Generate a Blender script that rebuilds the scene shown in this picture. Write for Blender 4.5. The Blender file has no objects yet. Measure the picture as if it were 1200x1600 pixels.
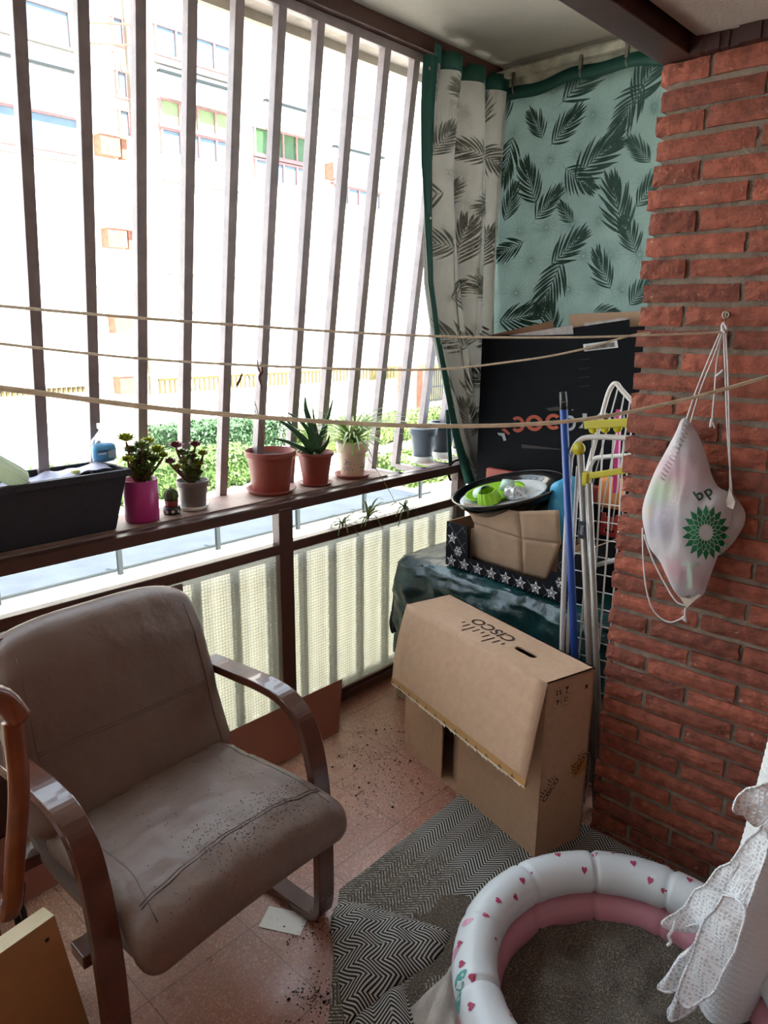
import bpy, bmesh, math, random
from mathutils import Vector, Matrix, noise
random.seed(7)
PI = math.pi
C = bpy.context.scene.collection
sc = bpy.context.scene
UZ = Vector((0, 0, 1))
# ------------------------------------------------------------------ camera
F0 = 1134.5
YAW, PITCH, ROLL = (math.radians(a) for a in (42.96, 14.61, 0.56))
CAM = Vector((0, 0, 1.6))
FW = Vector((-math.sin(YAW) * math.cos(PITCH), math.cos(YAW) * math.cos(PITCH), -math.sin(PITCH)))
_r = Vector((math.cos(YAW), math.sin(YAW), 0)); _u = _r.cross(FW)
RT = _r * math.cos(ROLL) + _u * math.sin(ROLL)
UP = -_r * math.sin(ROLL) + _u * math.cos(ROLL)
cd = bpy.data.cameras.new('camera'); cam = bpy.data.objects.new('camera', cd); C.objects.link(cam)
cd.sensor_fit = 'HORIZONTAL'; cd.sensor_width = 36; cd.lens = 36 * F0 / 1200
cd.clip_start = 0.02; cd.clip_end = 200
m = Matrix.Identity(4)
for i in range(3):
    m[i][0] = RT[i]; m[i][1] = UP[i]; m[i][2] = -FW[i]; m[i][3] = CAM[i]
cam.matrix_world = m
sc.camera = cam
# ------------------------------------------------------------------ light and exposure
sc.view_settings.view_transform = 'Standard'; sc.view_settings.look = 'None'
sc.view_settings.gamma = 1; sc.view_settings.use_curve_mapping = False
sc.view_settings.exposure = 0.68
w = bpy.data.worlds.new('sky'); sc.world = w; w.use_nodes = True
bg = w.node_tree.nodes['Background']; bg.inputs[0].default_value = (0.73, 0.87, 1.0, 1); bg.inputs[1].default_value = 3.6
sd = bpy.data.lights.new('sun', 'SUN'); sd.energy = 15.0; sd.angle = 0.009; sd.color = (1, 0.98, 0.94)
sun = bpy.data.objects.new('sun', sd); C.objects.link(sun)
sun.rotation_euler = Vector((-0.75, -0.12, -0.95)).to_track_quat('-Z', 'Y').to_euler()
sun.location = (5, 0, 8)
# the daylight opening towards the street, for cleaner sampling of the sky light
pl = bpy.data.lights.new('window_daylight', 'AREA'); pl.shape = 'RECTANGLE'; pl.size = 4.6; pl.size_y = 1.75
pl.cycles.is_portal = True
po = bpy.data.objects.new('window_daylight', pl); C.objects.link(po)
po.location = (-2.42, 0.75, 1.75); po.rotation_euler = Vector((1, 0, 0)).to_track_quat('-Z', 'Z').to_euler()
# warm fill light added behind the camera, stands for no lamp of the room
ld = bpy.data.lights.new('fill_light', 'AREA'); ld.size = 0.7; ld.energy = 2; ld.color = (1, 0.93, 0.84)
lo = bpy.data.objects.new('fill_light', ld); C.objects.link(lo); lo.location = (0.15, -0.5, 2.2)

# ------------------------------------------------------------------ helpers
def P(ax, v, px, py):
    """point of the plane ax=v seen at photo pixel (px, py)"""
    d = FW + RT * ((px - 600) / F0) - UP * ((py - 800) / F0)
    k = 'xyz'.index(ax)
    return CAM + d * ((v - CAM[k]) / d[k])

def lin(h):
    if isinstance(h, str):
        v = [int(h[i:i + 2], 16) / 255 for i in (0, 2, 4)]
        return tuple(x / 12.92 if x <= 0.04045 else ((x + 0.055) / 1.055) ** 2.4 for x in v)
    return tuple(h)

def N(nt, t, **kw):
    n = nt.nodes.new(t)
    for k, v in kw.items():
        if k.startswith('i'):
            try: n.inputs[int(k[1:])].default_value = v
            except ValueError: setattr(n, k, v)
        else: setattr(n, k, v)
    return n

def mix_rgb(nt, fac, a, b, blend='MIX'):
    n = nt.nodes.new('ShaderNodeMix'); n.data_type = 'RGBA'; n.blend_type = blend
    for s, v in ((0, fac), (6, a), (7, b)):
        if isinstance(v, bpy.types.NodeSocket): nt.links.new(v, n.inputs[s])
        elif isinstance(v, (int, float)): n.inputs[s].default_value = v
        else: n.inputs[s].default_value = (*v, 1)
    return n.outputs[2]

def math_n(nt, op, *a):
    n = nt.nodes.new('ShaderNodeMath'); n.operation = op
    for i, v in enumerate(a):
        if isinstance(v, bpy.types.NodeSocket): nt.links.new(v, n.inputs[i])
        else: n.inputs[i].default_value = v
    return n.outputs[0]

def ramp(nt, fac, stops):
    n = nt.nodes.new('ShaderNodeValToRGB'); e = n.color_ramp.elements
    while len(e) < len(stops): e.new(0.5)
    for k, (p, c) in zip(e, stops):
        k.position = p; k.color = (*c, 1) if not isinstance(c, (int, float)) else (c, c, c, 1)
    nt.links.new(fac, n.inputs[0]); return n.outputs[0]

def noise_n(nt, scale, detail=4, rough=0.55, vec=None):
    n = N(nt, 'ShaderNodeTexNoise'); n.inputs['Scale'].default_value = scale
    n.inputs['Detail'].default_value = detail; n.inputs['Roughness'].default_value = rough
    if vec is None: vec = N(nt, 'ShaderNodeTexCoord').outputs['Object']
    nt.links.new(vec, n.inputs['Vector']); return n.outputs[0]

def M(name, col, rough=0.55, metal=0.0, var=0.18, vs=9.0, bump=0.0, bs=60.0, spec=0.5, trans=0.0, alpha=1.0, isl=0.0, sheen=0.0, coat=0.0, translucent=0.0, emit=0.0):
    c = lin(col)
    mt = bpy.data.materials.new(name); mt.use_nodes = True; nt = mt.node_tree
    b = nt.nodes['Principled BSDF']
    dark = tuple(x * (1 - var) for x in c); light = tuple(min(1, x * (1 + var * 0.7)) for x in c)
    fac = noise_n(nt, vs)
    fac = ramp(nt, fac, [(0.3, 0.0), (0.7, 1.0)])
    colr = mix_rgb(nt, fac, dark, light)
    if isl:
        g = N(nt, 'ShaderNodeNewGeometry')
        hv = N(nt, 'ShaderNodeHueSaturation'); nt.links.new(colr, hv.inputs['Color'])
        v = math_n(nt, 'MULTIPLY_ADD', g.outputs['Random Per Island'], isl, 1 - isl / 2); nt.links.new(v, hv.inputs['Value'])
        colr = hv.outputs[0]
    nt.links.new(colr, b.inputs['Base Color'])
    b.inputs['Roughness'].default_value = rough; b.inputs['Metallic'].default_value = metal
    b.inputs['Specular IOR Level'].default_value = spec
    b.inputs['Transmission Weight'].default_value = trans; b.inputs['Alpha'].default_value = alpha
    b.inputs['Coat Weight'].default_value = coat; b.inputs['Sheen Weight'].default_value = sheen
    if bump:
        bn = N(nt, 'ShaderNodeBump'); bn.inputs['Strength'].default_value = bump; bn.inputs['Distance'].default_value = 0.004
        nt.links.new(noise_n(nt, bs, 5), bn.inputs['Height']); nt.links.new(bn.outputs[0], b.inputs['Normal'])
    if translucent:
        t = N(nt, 'ShaderNodeBsdfTranslucent'); nt.links.new(colr, t.inputs[0])
        mx = N(nt, 'ShaderNodeMixShader'); mx.inputs[0].default_value = translucent
        nt.links.new(b.outputs[0], mx.inputs[1]); nt.links.new(t.outputs[0], mx.inputs[2])
        nt.links.new(mx.outputs[0], nt.nodes['Material Output'].inputs[0])
    return mt

def tag(o, label=None, cat=None, group=None, kind=None):
    if label: o['label'] = label
    if cat: o['category'] = cat
    if group: o['group'] = group
    if kind: o['kind'] = kind
    return o

def thing(name, label, cat, loc=(0, 0, 0), rz=0.0, group=None):
    o = bpy.data.objects.new(name, None); C.objects.link(o); o.empty_display_size = 0.05
    o.location = loc; o.rotation_euler = (0, 0, rz)
    return tag(o, label, cat, group)

class MB:
    """collects shapes and links them as ONE mesh object"""
    def __init__(s): s.v = []; s.f = []; s.m = []; s.sm = []
    def add(s, vs, fs, mi=0, smooth=False):
        o = len(s.v); s.v += [Vector(p) for p in vs]
        s.f += [tuple(i + o for i in f) for f in fs]; s.m += [mi] * len(fs); s.sm += [smooth] * len(fs); return s
    def box(s, lo, hi, mi=0, R=None, about=None):
        x0, y0, z0 = lo; x1, y1, z1 = hi
        vs = [Vector(p) for p in ((x0, y0, z0), (x1, y0, z0), (x1, y1, z0), (x0, y1, z0), (x0, y0, z1), (x1, y0, z1), (x1, y1, z1), (x0, y1, z1))]
        if R is not None:
            a = Vector(about) if about is not None else sum(vs, Vector()) / 8
            vs = [R @ (p - a) + a for p in vs]
        return s.add(vs, [(0, 3, 2, 1), (4, 5, 6, 7), (0, 1, 5, 4), (1, 2, 6, 5), (2, 3, 7, 6), (3, 0, 4, 7)], mi)
    def hexa(s, b4, t4, mi=0):
        return s.add(list(b4) + list(t4), [(0, 3, 2, 1), (4, 5, 6, 7), (0, 1, 5, 4), (1, 2, 6, 5), (2, 3, 7, 6), (3, 0, 4, 7)], mi)
    def bar(s, a, b, w, h, mi=0, up=(0, 0, 1)):
        a, b = Vector(a), Vector(b); d = (b - a).normalized(); u = Vector(up)
        x = d.cross(u)
        if x.length < 1e-4: x = d.cross(Vector((1, 0, 0)))
        x.normalize(); y = x.cross(d).normalized()
        q = [x * (w / 2 * i) + y * (h / 2 * j) for i, j in ((-1, -1), (1, -1), (1, 1), (-1, 1))]
        return s.hexa([a + k for k in q], [b + k for k in q], mi)
    def tube(s, pts, r, n=8, mi=0, closed=False, flat=None):
        pts = [Vector(p) for p in pts]; L = len(pts); rr = r if isinstance(r, (list, tuple)) else [r] * L
        vs = []; fs = []
        prev = None
        for i, p in enumerate(pts):
            a = pts[i - 1] if (i or closed) else p; b = pts[(i + 1) % L] if (i < L - 1 or closed) else p
            d = (b - a).normalized()
            if prev is None:
                x = d.cross(Vector((0, 0, 1)));
                if x.length < 1e-3: x = d.cross(Vector((1, 0, 0)))
            else: x = prev - d * prev.dot(d)
            x.normalize(); prev = x; y = d.cross(x)
            for k in range(n):
                t = 2 * PI * k / n
                vs.append(p + (x * math.cos(t) + y * math.sin(t)) * rr[i])
        for i in range(L if closed else L - 1):
            j = (i + 1) % L
            for k in range(n):
                fs.append((i * n + k, i * n + (k + 1) % n, j * n + (k + 1) % n, j * n + k))
        if not closed: fs += [tuple(range(n))[::-1], tuple((L - 1) * n + k for k in range(n))]
        return s.add(vs, fs, mi, True)
    def lathe(s, prof, c=(0, 0, 0), n=32, mi=0, R=None, cap=True, smooth=True):
        c = Vector(c); vs = []; fs = []
        for r, z in prof:
            for k in range(n):
                t = 2 * PI * k / n; p = Vector((r * math.cos(t), r * math.sin(t), z))
                vs.append(c + (R @ p if R is not None else p))
        for i in range(len(prof) - 1):
            for k in range(n):
                fs.append((i * n + k, i * n + (k + 1) % n, (i + 1) * n + (k + 1) % n, (i + 1) * n + k))
        if cap: fs += [tuple(range(n))[::-1], tuple((len(prof) - 1) * n + k for k in range(n))]
        return s.add(vs, fs, mi, smooth)
    def grid(s, fn, nu, nv, mi=0, smooth=True):
        vs = [fn(i / nu, j / nv) for j in range(nv + 1) for i in range(nu + 1)]
        fs = [(j * (nu + 1) + i, j * (nu + 1) + i + 1, (j + 1) * (nu + 1) + i + 1, (j + 1) * (nu + 1) + i) for j in range(nv) for i in range(nu)]
        return s.add(vs, fs, mi, smooth)
    def rbox(s, c, h, r, n=8, R=None, deform=None, mi=0):
        """rounded box: half sizes h, corner radius r, n cells per side"""
        c = Vector(c); h = Vector(h); idx = {}; vs = []; fs = []
        def key(p): return (round(p[0], 5), round(p[1], 5), round(p[2], 5))
        def vert(p):
            k = key(p)
            if k not in idx:
                q = Vector([max(-(h[i] - r), min(h[i] - r, p[i])) for i in range(3)])
                d = p - q
                v = q + d.normalized() * r if d.length > 1e-9 else p.copy()
                if deform: v = deform(v)
                if R is not None: v = R @ v
                idx[k] = len(vs); vs.append(c + v)
            return idx[k]
        def coords(hi):
            a = [-hi, -hi + r * 0.3, -hi + r * 0.65]; b = [-x for x in a[::-1]]
            mid = [-(hi - r) + 2 * (hi - r) * i / n for i in range(n + 1)]
            return a + mid + b
        co = [coords(h[i]) for i in range(3)]
        for ax in range(3):
            u, v_ = (ax + 1) % 3, (ax + 2) % 3
            for sgn in (-1, 1):
                for i in range(len(co[u]) - 1):
                    for j in range(len(co[v_]) - 1):
                        q = []
                        for a, b in ((i, j), (i + 1, j), (i + 1, j + 1), (i, j + 1)):
                            p = Vector((0, 0, 0)); p[ax] = sgn * h[ax]; p[u] = co[u][a]; p[v_] = co[v_][b]; q.append(vert(p))
                        fs.append(tuple(q) if sgn > 0 else tuple(q[::-1]))
        return s.add(vs, fs, mi, True)
    def strip(s, pts, wid, nrm=(0, 0, 1), mi=0, thick=0.0):
        """flat ribbon along pts with a width per point"""
        pts = [Vector(p) for p in pts]; L = len(pts); vs = []
        for i, p in enumerate(pts):
            d = (pts[min(i + 1, L - 1)] - pts[max(i - 1, 0)]).normalized()
            x = d.cross(Vector(nrm))
            if x.length < 1e-4: x = Vector((1, 0, 0))
            x.normalize(); w_ = wid[i] if isinstance(wid, (list, tuple)) else wid
            up = x.cross(d) * (w_ * 0.22)
            vs += [p + x * w_ / 2 + up, p, p - x * w_ / 2 + up]
        fs = []
        for i in range(L - 1):
            a = i * 3; fs += [(a, a + 1, a + 4, a + 3), (a + 1, a + 2, a + 5, a + 4)]
        return s.add(vs, fs, mi, True)
    def build(s, name, mats, parent=None, bevel=0, solid=0, sub=0, o=None, local=False, kind=None):
        if o is None: o = Vector((0, 0, 0))
        if parent is not None and not local:
            p = parent; inv = None
            chain = []
            while p is not None: chain.append(p); p = p.parent
            Mx = Matrix.Identity(4)
            for q in chain[::-1]:
                Mx = Mx @ (Matrix.Translation(q.location) @ q.rotation_euler.to_matrix().to_4x4())
            Mi = Mx.inverted(); vs = [Mi @ p for p in s.v]
        else: vs = s.v
        me = bpy.data.meshes.new(name); me.from_pydata([tuple(p) for p in vs], [], s.f)
        if not isinstance(mats, (list, tuple)): mats = [mats]
        for k in mats: me.materials.append(k)
        me.polygons.foreach_set('material_index', s.m); me.polygons.foreach_set('use_smooth', s.sm)
        me.update()
        ob = bpy.data.objects.new(name, me); C.objects.link(ob)
        if parent is not None: ob.parent = parent
        if bevel:
            b = ob.modifiers.new('bevel', 'BEVEL'); b.width = bevel; b.segments = 2; b.limit_method = 'ANGLE'
        if sub:
            b = ob.modifiers.new('sub', 'SUBSURF'); b.levels = sub; b.render_levels = sub
        if solid:
            b = ob.modifiers.new('solid', 'SOLIDIFY'); b.thickness = solid; b.offset = 0
        if kind: ob['kind'] = kind
        return ob

def struct(name, mb, mat, bevel=0):
    return mb.build(name, mat, bevel=bevel, kind='structure')

def smooth_path(pts, k=6):
    pts = [Vector(p) for p in pts]; out = []
    for i in range(len(pts) - 1):
        p0 = pts[max(i - 1, 0)]; p1 = pts[i]; p2 = pts[i + 1]; p3 = pts[min(i + 2, len(pts) - 1)]
        for j in range(k):
            t = j / k
            out.append(0.5 * ((2 * p1) + (p2 - p0) * t + (2 * p0 - 5 * p1 + 4 * p2 - p3) * t * t + (3 * p1 - p0 - 3 * p2 + p3) * t ** 3))
    out.append(pts[-1]); return out

def text_polys(s, size=1.0, mirror=False):
    """flat letter outlines (verts 2D, faces) centred on the origin"""
    cu = bpy.data.curves.new('t', 'FONT'); cu.body = s; cu.size = size; cu.align_x = 'CENTER'; cu.align_y = 'CENTER'; cu.resolution_u = 3; cu.offset = 0.02 * size
    ob = bpy.data.objects.new('t', cu); C.objects.link(ob)
    dg = bpy.context.evaluated_depsgraph_get(); me = ob.evaluated_get(dg).to_mesh()
    vs = [(v.co.x * (-1 if mirror else 1), v.co.y) for v in me.vertices]; fs = [tuple(p.vertices) for p in me.polygons]
    ob.evaluated_get(dg).to_mesh_clear(); C.objects.unlink(ob); bpy.data.objects.remove(ob); bpy.data.curves.remove(cu)
    return vs, fs

def decal(mb, polys, o, ux, uy, mi, rot=0.0, lift=0.0012):
    vs, fs = polys; o = Vector(o); ux = Vector(ux).normalized(); uy = Vector(uy); uy = (uy - ux * uy.dot(ux)).normalized()
    nn = ux.cross(uy) * lift; c, s_ = math.cos(rot), math.sin(rot)
    mb.add([o + nn + ux * (x * c - y * s_) + uy * (x * s_ + y * c) for x, y in vs], fs, mi)

def rect_poly(x0, y0, x1, y1): return [(x0, y0), (x1, y0), (x1, y1), (x0, y1)], [(0, 1, 2, 3)]

def palm_leaf(L, seed, n=11, spread=1.0):
    """2D palm frond: list of convex quads"""
    rn = random.Random(seed); vs = []; fs = []
    def lens(a, ang, l, w_, bend=0.0):
        k = 5; o = len(vs); left = []; right = []
        x, y = a; t = ang
        for i in range(k + 1):
            u = i / k; ww = w_ * math.sin(PI * min(1, u * 0.93 + 0.05)) ** 0.8 / 2
            left.append((x - math.sin(t) * ww, y + math.cos(t) * ww)); right.append((x + math.sin(t) * ww, y - math.cos(t) * ww))
            x += math.cos(t) * l / k; y += math.sin(t) * l / k; t += bend / k
        vs.extend(left + right)
        for i in range(k): fs.append((o + i, o + k + 1 + i, o + k + 2 + i, o + i + 1))
    curve = rn.uniform(-0.25, 0.25)
    lens((0, 0), PI / 2 - curve / 2, L, L * 0.012, curve)
    for i in range(n):
        u = 0.14 + 0.84 * i / n; a = PI / 2 - curve / 2 + curve * u
        x = L * u * math.cos(PI / 2 - curve / 2 + curve * u / 2); y = L * u * math.sin(PI / 2 - curve / 2 + curve * u / 2)
        l = L * (0.50 * math.sin(PI * (0.22 + 0.70 * u)) ** 0.7 + 0.05); op = (1.05 - 0.75 * u) * spread
        for sg in (1, -1):
            lens((x, y), a + sg * (op + rn.uniform(-.07, .07)), l * rn.uniform(.85, 1.1), L * 0.048, -sg * 0.35 * rn.uniform(.6, 1.2))
    lens((0, L * 0.97), a, L * 0.2, L * 0.04)
    return vs, fs
# ------------------------------------------------------------------ shared materials
m_rail = M('red_brown_paint', '4a2a22', 0.38, var=0.3, vs=6, bump=0.25, bs=90)
m_bar = M('brown_grille_paint', '8d8080', 0.40, var=0.22, vs=14, bump=0.3, bs=70)
m_board = M('worn_sill_board', '9a7d72', 0.55, var=0.35, vs=7, bump=0.4, bs=50)
m_ceil = M('ceiling_plaster', 'a09a90', 0.9, var=0.12, vs=3, bump=0.8, bs=55)
m_stucco = M('rough_stucco', 'aaa098', 0.95, var=0.12, vs=4, bump=1.0, bs=120)
m_beam = M('dark_beam', '3b2320', 0.5, var=0.35, vs=8, bump=0.3, bs=60)
m_pale = M('pale_flaking_strip', 'b9b8a6', 0.7, var=0.45, vs=16, bump=0.4)
m_cream = M('cream_wall', 'd9cdbd', 0.8, var=0.08)
m_mortar = M('mortar', '86786a', 0.95, var=0.3, vs=20, bump=0.9, bs=160)
m_dirt = M('soil', '2b1d15', 0.95, var=0.5, vs=60, bump=1.0, bs=150)
m_white = M('white_paint', 'e9e7e3', 0.5, var=0.05)
m_black = M('black_plastic', '121214', 0.4, var=0.2)

def brick_mat():
    mt = M('red_brick', '92503e', 0.82, var=0.42, vs=34, bump=1.0, bs=120, isl=0.62)
    nt = mt.node_tree; b = nt.nodes['Principled BSDF']
    src = b.inputs['Base Color'].links[0].from_socket
    tc = N(nt, 'ShaderNodeTexCoord')
    sp = ramp(nt, noise_n(nt, 55, 3, 0.6, tc.outputs['Object']), [(0.66, 0.0), (0.74, 0.55)])
    o = mix_rgb(nt, sp, src, lin('c7a08c'))
    dk = ramp(nt, noise_n(nt, 38, 4, 0.7, tc.outputs['Object']), [(0.24, 0.6), (0.36, 0.0)])
    o2 = mix_rgb(nt, dk, o, lin('3c1a16'))
    nt.links.new(o2, b.inputs['Base Color']); return mt
m_brick = brick_mat()

def floor_mat():
    mt = bpy.data.materials.new('terrazzo_tiles'); mt.use_nodes = True; nt = mt.node_tree; b = nt.nodes['Principled BSDF']
    tc = N(nt, 'ShaderNodeTexCoord'); sx = N(nt, 'ShaderNodeSeparateXYZ'); nt.links.new(tc.outputs['Object'], sx.inputs[0])
    base = mix_rgb(nt, ramp(nt, noise_n(nt, 2.2, 4), [(0.3, 0.0), (0.7, 1.0)]), lin('9c6456'), lin('b58474'))
    vor = N(nt, 'ShaderNodeTexVoronoi'); vor.inputs['Scale'].default_value = 150; nt.links.new(tc.outputs['Object'], vor.inputs['Vector'])
    sep = N(nt, 'ShaderNodeSeparateColor'); nt.links.new(vor.outputs['Color'], sep.inputs[0])
    chips = math_n(nt, 'MULTIPLY', math_n(nt, 'GREATER_THAN', sep.outputs[0], 0.62), math_n(nt, 'LESS_THAN', vor.outputs['Distance'], 0.42))
    chipc = mix_rgb(nt, sep.outputs[1], lin('d8b6a4'), lin('7c4136'))
    c = mix_rgb(nt, math_n(nt, 'MULTIPLY', chips, 0.85), base, chipc)
    v2 = N(nt, 'ShaderNodeTexVoronoi'); v2.inputs['Scale'].default_value = 300; nt.links.new(tc.outputs['Object'], v2.inputs['Vector'])
    s2 = N(nt, 'ShaderNodeSeparateColor'); nt.links.new(v2.outputs['Color'], s2.inputs[0])
    c = mix_rgb(nt, math_n(nt, 'MULTIPLY', math_n(nt, 'GREATER_THAN', s2.outputs[0], 0.8), 0.6), c, lin('cfa896'))
    # spilt soil and sand lying on the tiles in patches
    patch = ramp(nt, noise_n(nt, 3.4, 5, 0.62), [(0.46, 0.0), (0.66, 1.0)])
    grain = ramp(nt, noise_n(nt, 150, 3, 0.7), [(0.50, 0.0), (0.62, 1.0)])
    c = mix_rgb(nt, math_n(nt, 'MULTIPLY', math_n(nt, 'MULTIPLY', patch, grain), 0.55), c, lin('5e4f42'))
    lines = None
    for k, off in ((0, 1.367), (1, -0.947)):
        a = math_n(nt, 'ADD', sx.outputs[k], off + 30.0 + 0.0)
        fr = math_n(nt, 'MODULO', a, 0.30)
        d = math_n(nt, 'MINIMUM', fr, math_n(nt, 'SUBTRACT', 0.30, fr))
        l = math_n(nt, 'LESS_THAN', d, 0.0013)
        lines = l if lines is None else math_n(nt, 'MAXIMUM', lines, l)
    c = mix_rgb(nt, math_n(nt, 'MULTIPLY', lines, 0.8), c, lin('4c332b'))
    nt.links.new(c, b.inputs['Base Color']); b.inputs['Specular IOR Level'].default_value = 0.8
    r = math_n(nt, 'MULTIPLY_ADD', noise_n(nt, 7, 3), 0.25, 0.16)
    nt.links.new(math_n(nt, 'ADD', r, math_n(nt, 'MULTIPLY', patch, 0.2)), b.inputs['Roughness'])
    return mt

# ------------------------------------------------------------------ room shell
X0 = -2.045            # inner face of the railing
struct('floor', MB().box((-2.2, -1.7, -0.12), (0.95, 3.1, 0.0)), floor_mat())
struct('trim_1', MB().box((-2.2, -1.7, 0.0), (-2.075, 2.95, 0.022)), M('white_threshold', 'c9c6c4', 0.5, var=0.2, vs=30))
struct('ceiling', MB().box((-2.035, -1.7, 2.66), (0.95, 3.1, 2.85)), m_ceil)
struct('trim_2', MB().box((-0.80, -1.7, 2.268), (0.95, 1.985, 2.655)), m_stucco)
struct('beam_ceiling', MB().box((-0.90, -1.7, 2.235), (-0.815, 2.02, 2.66)), m_beam, bevel=0.004)
# dark gap strip where the stucco meets the top of the bricks
mb = MB()
random.seed(3)
x = -0.815
while x < 0.9:
    dx = random.uniform(0.02, 0.05); mb.box((x, 1.935 + random.uniform(-.012, .012), 2.232), (x + dx + 0.004, 1.99, 2.272 + random.uniform(-.006, .008))); x += dx
struct('trim_3', mb, m_beam)
struct('wall_right', MB().box((0.9, -1.7, 0), (1.05, 2.1, 2.66)), M('inner_brick_tone', '7d4c3c', .9, var=.2))
struct('wall_rear', MB().box((-2.2, -1.75, 0), (0.95, -1.6, 2.66)), m_cream)
struct('wall_alcove', MB().box((-0.5, 2.11, 0), (-0.4, 3.05, 2.66)), m_cream)
struct('wall_end', MB().box((-2.04, 2.95, 0), (-0.4, 3.05, 0.95)), m_cream)
struct('roof_slab', MB().box((-2.30, -2.2, 2.86), (6, 3.6, 3.1)), m_cream)
struct('lintel_outer', MB().box((-2.29, -1.7, 2.63), (-2.055, 3.6, 2.855)), M('lintel_plaster', '9b9086', 0.9, var=0.35, vs=9, bump=0.6))
struct('trim_4', MB().box((-2.295, -1.7, 2.60), (-2.270, 3.4, 2.63)), M('lintel_drip_edge', 'a8a294', 0.8))
struct('trim_5', MB().box((-2.055, -1.7, 2.605), (-2.02, 2.92, 2.66)), m_rail, bevel=0.003)
struct('trim_6', MB().box((-2.075, -1.7, 2.60), (-2.0555, 2.92, 2.66)), m_pale)

def brick_wall():
    mb = MB(); rn = random.Random(11)
    y0 = 1.965; pitch = 0.0585; top = 2.232; xr = 0.9
    for k in range(39):
        zt = top - pitch * k; zb = zt - 0.0462
        if zb < 0: zb = 0.001
        half = (k % 2 == 0) if k < 19 else (k % 2 == 1)
        x = -0.893 + rn.uniform(-0.006, 0.006); first = True
        while x < xr:
            w_ = 0.117 if (first and half) else 0.243
            w_ += rn.uniform(-0.004, 0.004); first = False
            j = lambda s: rn.uniform(-s, s)
            yf = y0 + j(0.004); x1 = min(x + w_, xr + 0.02)
            a, b_ = zb + j(0.0025), zt + j(0.0025)
            # rough front face: 5 x 3 jittered cells
            nu, nv = 7, 3; vs = []
            for jj in range(nv + 1):
                for ii in range(nu + 1):
                    u, v = ii / nu, jj / nv
                    edge = ii in (0, nu) or jj in (0, nv)
                    yy = yf + (0.005 if edge else 0) + j(0.0016)
                    vs.append((x + (x1 - x) * u + (j(0.0022) if edge else 0), yy, a + (b_ - a) * v + (j(0.0018) if edge else 0)))
            fs = [(jj * (nu + 1) + ii, jj * (nu + 1) + ii + 1, (jj + 1) * (nu + 1) + ii + 1, (jj + 1) * (nu + 1) + ii) for jj in range(nv) for ii in range(nu)]
            ring = [i for i in range(nu + 1)] + [(jj) * (nu + 1) + nu for jj in range(1, nv + 1)] + [nv * (nu + 1) + i for i in range(nu - 1, -1, -1)] + [jj * (nu + 1) for jj in range(nv - 1, 0, -1)]
            o = len(vs)
            for i in ring: vs.append((vs[i][0], y0 + 0.05, vs[i][2]))
            L = len(ring)
            for q in range(L): fs.append((ring[(q + 1) % L], ring[q], o + q, o + (q + 1) % L))
            mb.add(vs, fs, 0, False)
            x = x1 + 0.013
    # mortar body with a rough recessed face
    def mort(u, v):
        px, pz = -0.875 + u * 1.775, v * 2.232
        return Vector((px, y0 + 0.012 + 0.004 * noise.noise(Vector((px * 60, pz * 60, 1))), pz))
    mb.grid(mort, 150, 190, 1)
    mb.box((-0.872, y0 + 0.02, 0), (0.9, y0 + 0.12, 2.66), 1)
    return struct('wall_brick', mb, [m_brick, m_mortar])
brick_wall()

# ------------------------------------------------------------------ railing
rail = thing('balcony_railing', 'dark red-brown painted balcony railing with wired glass panels below the grille', 'railing', (X0, 0.5, 0))
MB().box((-2.085, -1.6, 0.915), (X0, 2.93, 0.955)).build('top_rail', m_rail, rail, bevel=0.004)
MB().box((-2.085, -1.6, 0.757), (X0, 2.93, 0.795)).build('middle_rail', m_rail, rail, bevel=0.003)
MB().box((-2.082, -1.6, 0.022), (X0, 2.93, 0.058)).box((-2.075, -1.6, 0.058), (-2.055, 2.93, 0.075)).build('bottom_rail', m_rail, rail, bevel=0.003)
for y in (-1.56, -0.5, 0.58, 1.659, 2.74):
    MB().box((-2.085, y - 0.033, 0.0), (X0 + 0.003, y + 0.033, 0.93)).build('post', m_rail, rail, bevel=0.003)

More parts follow.
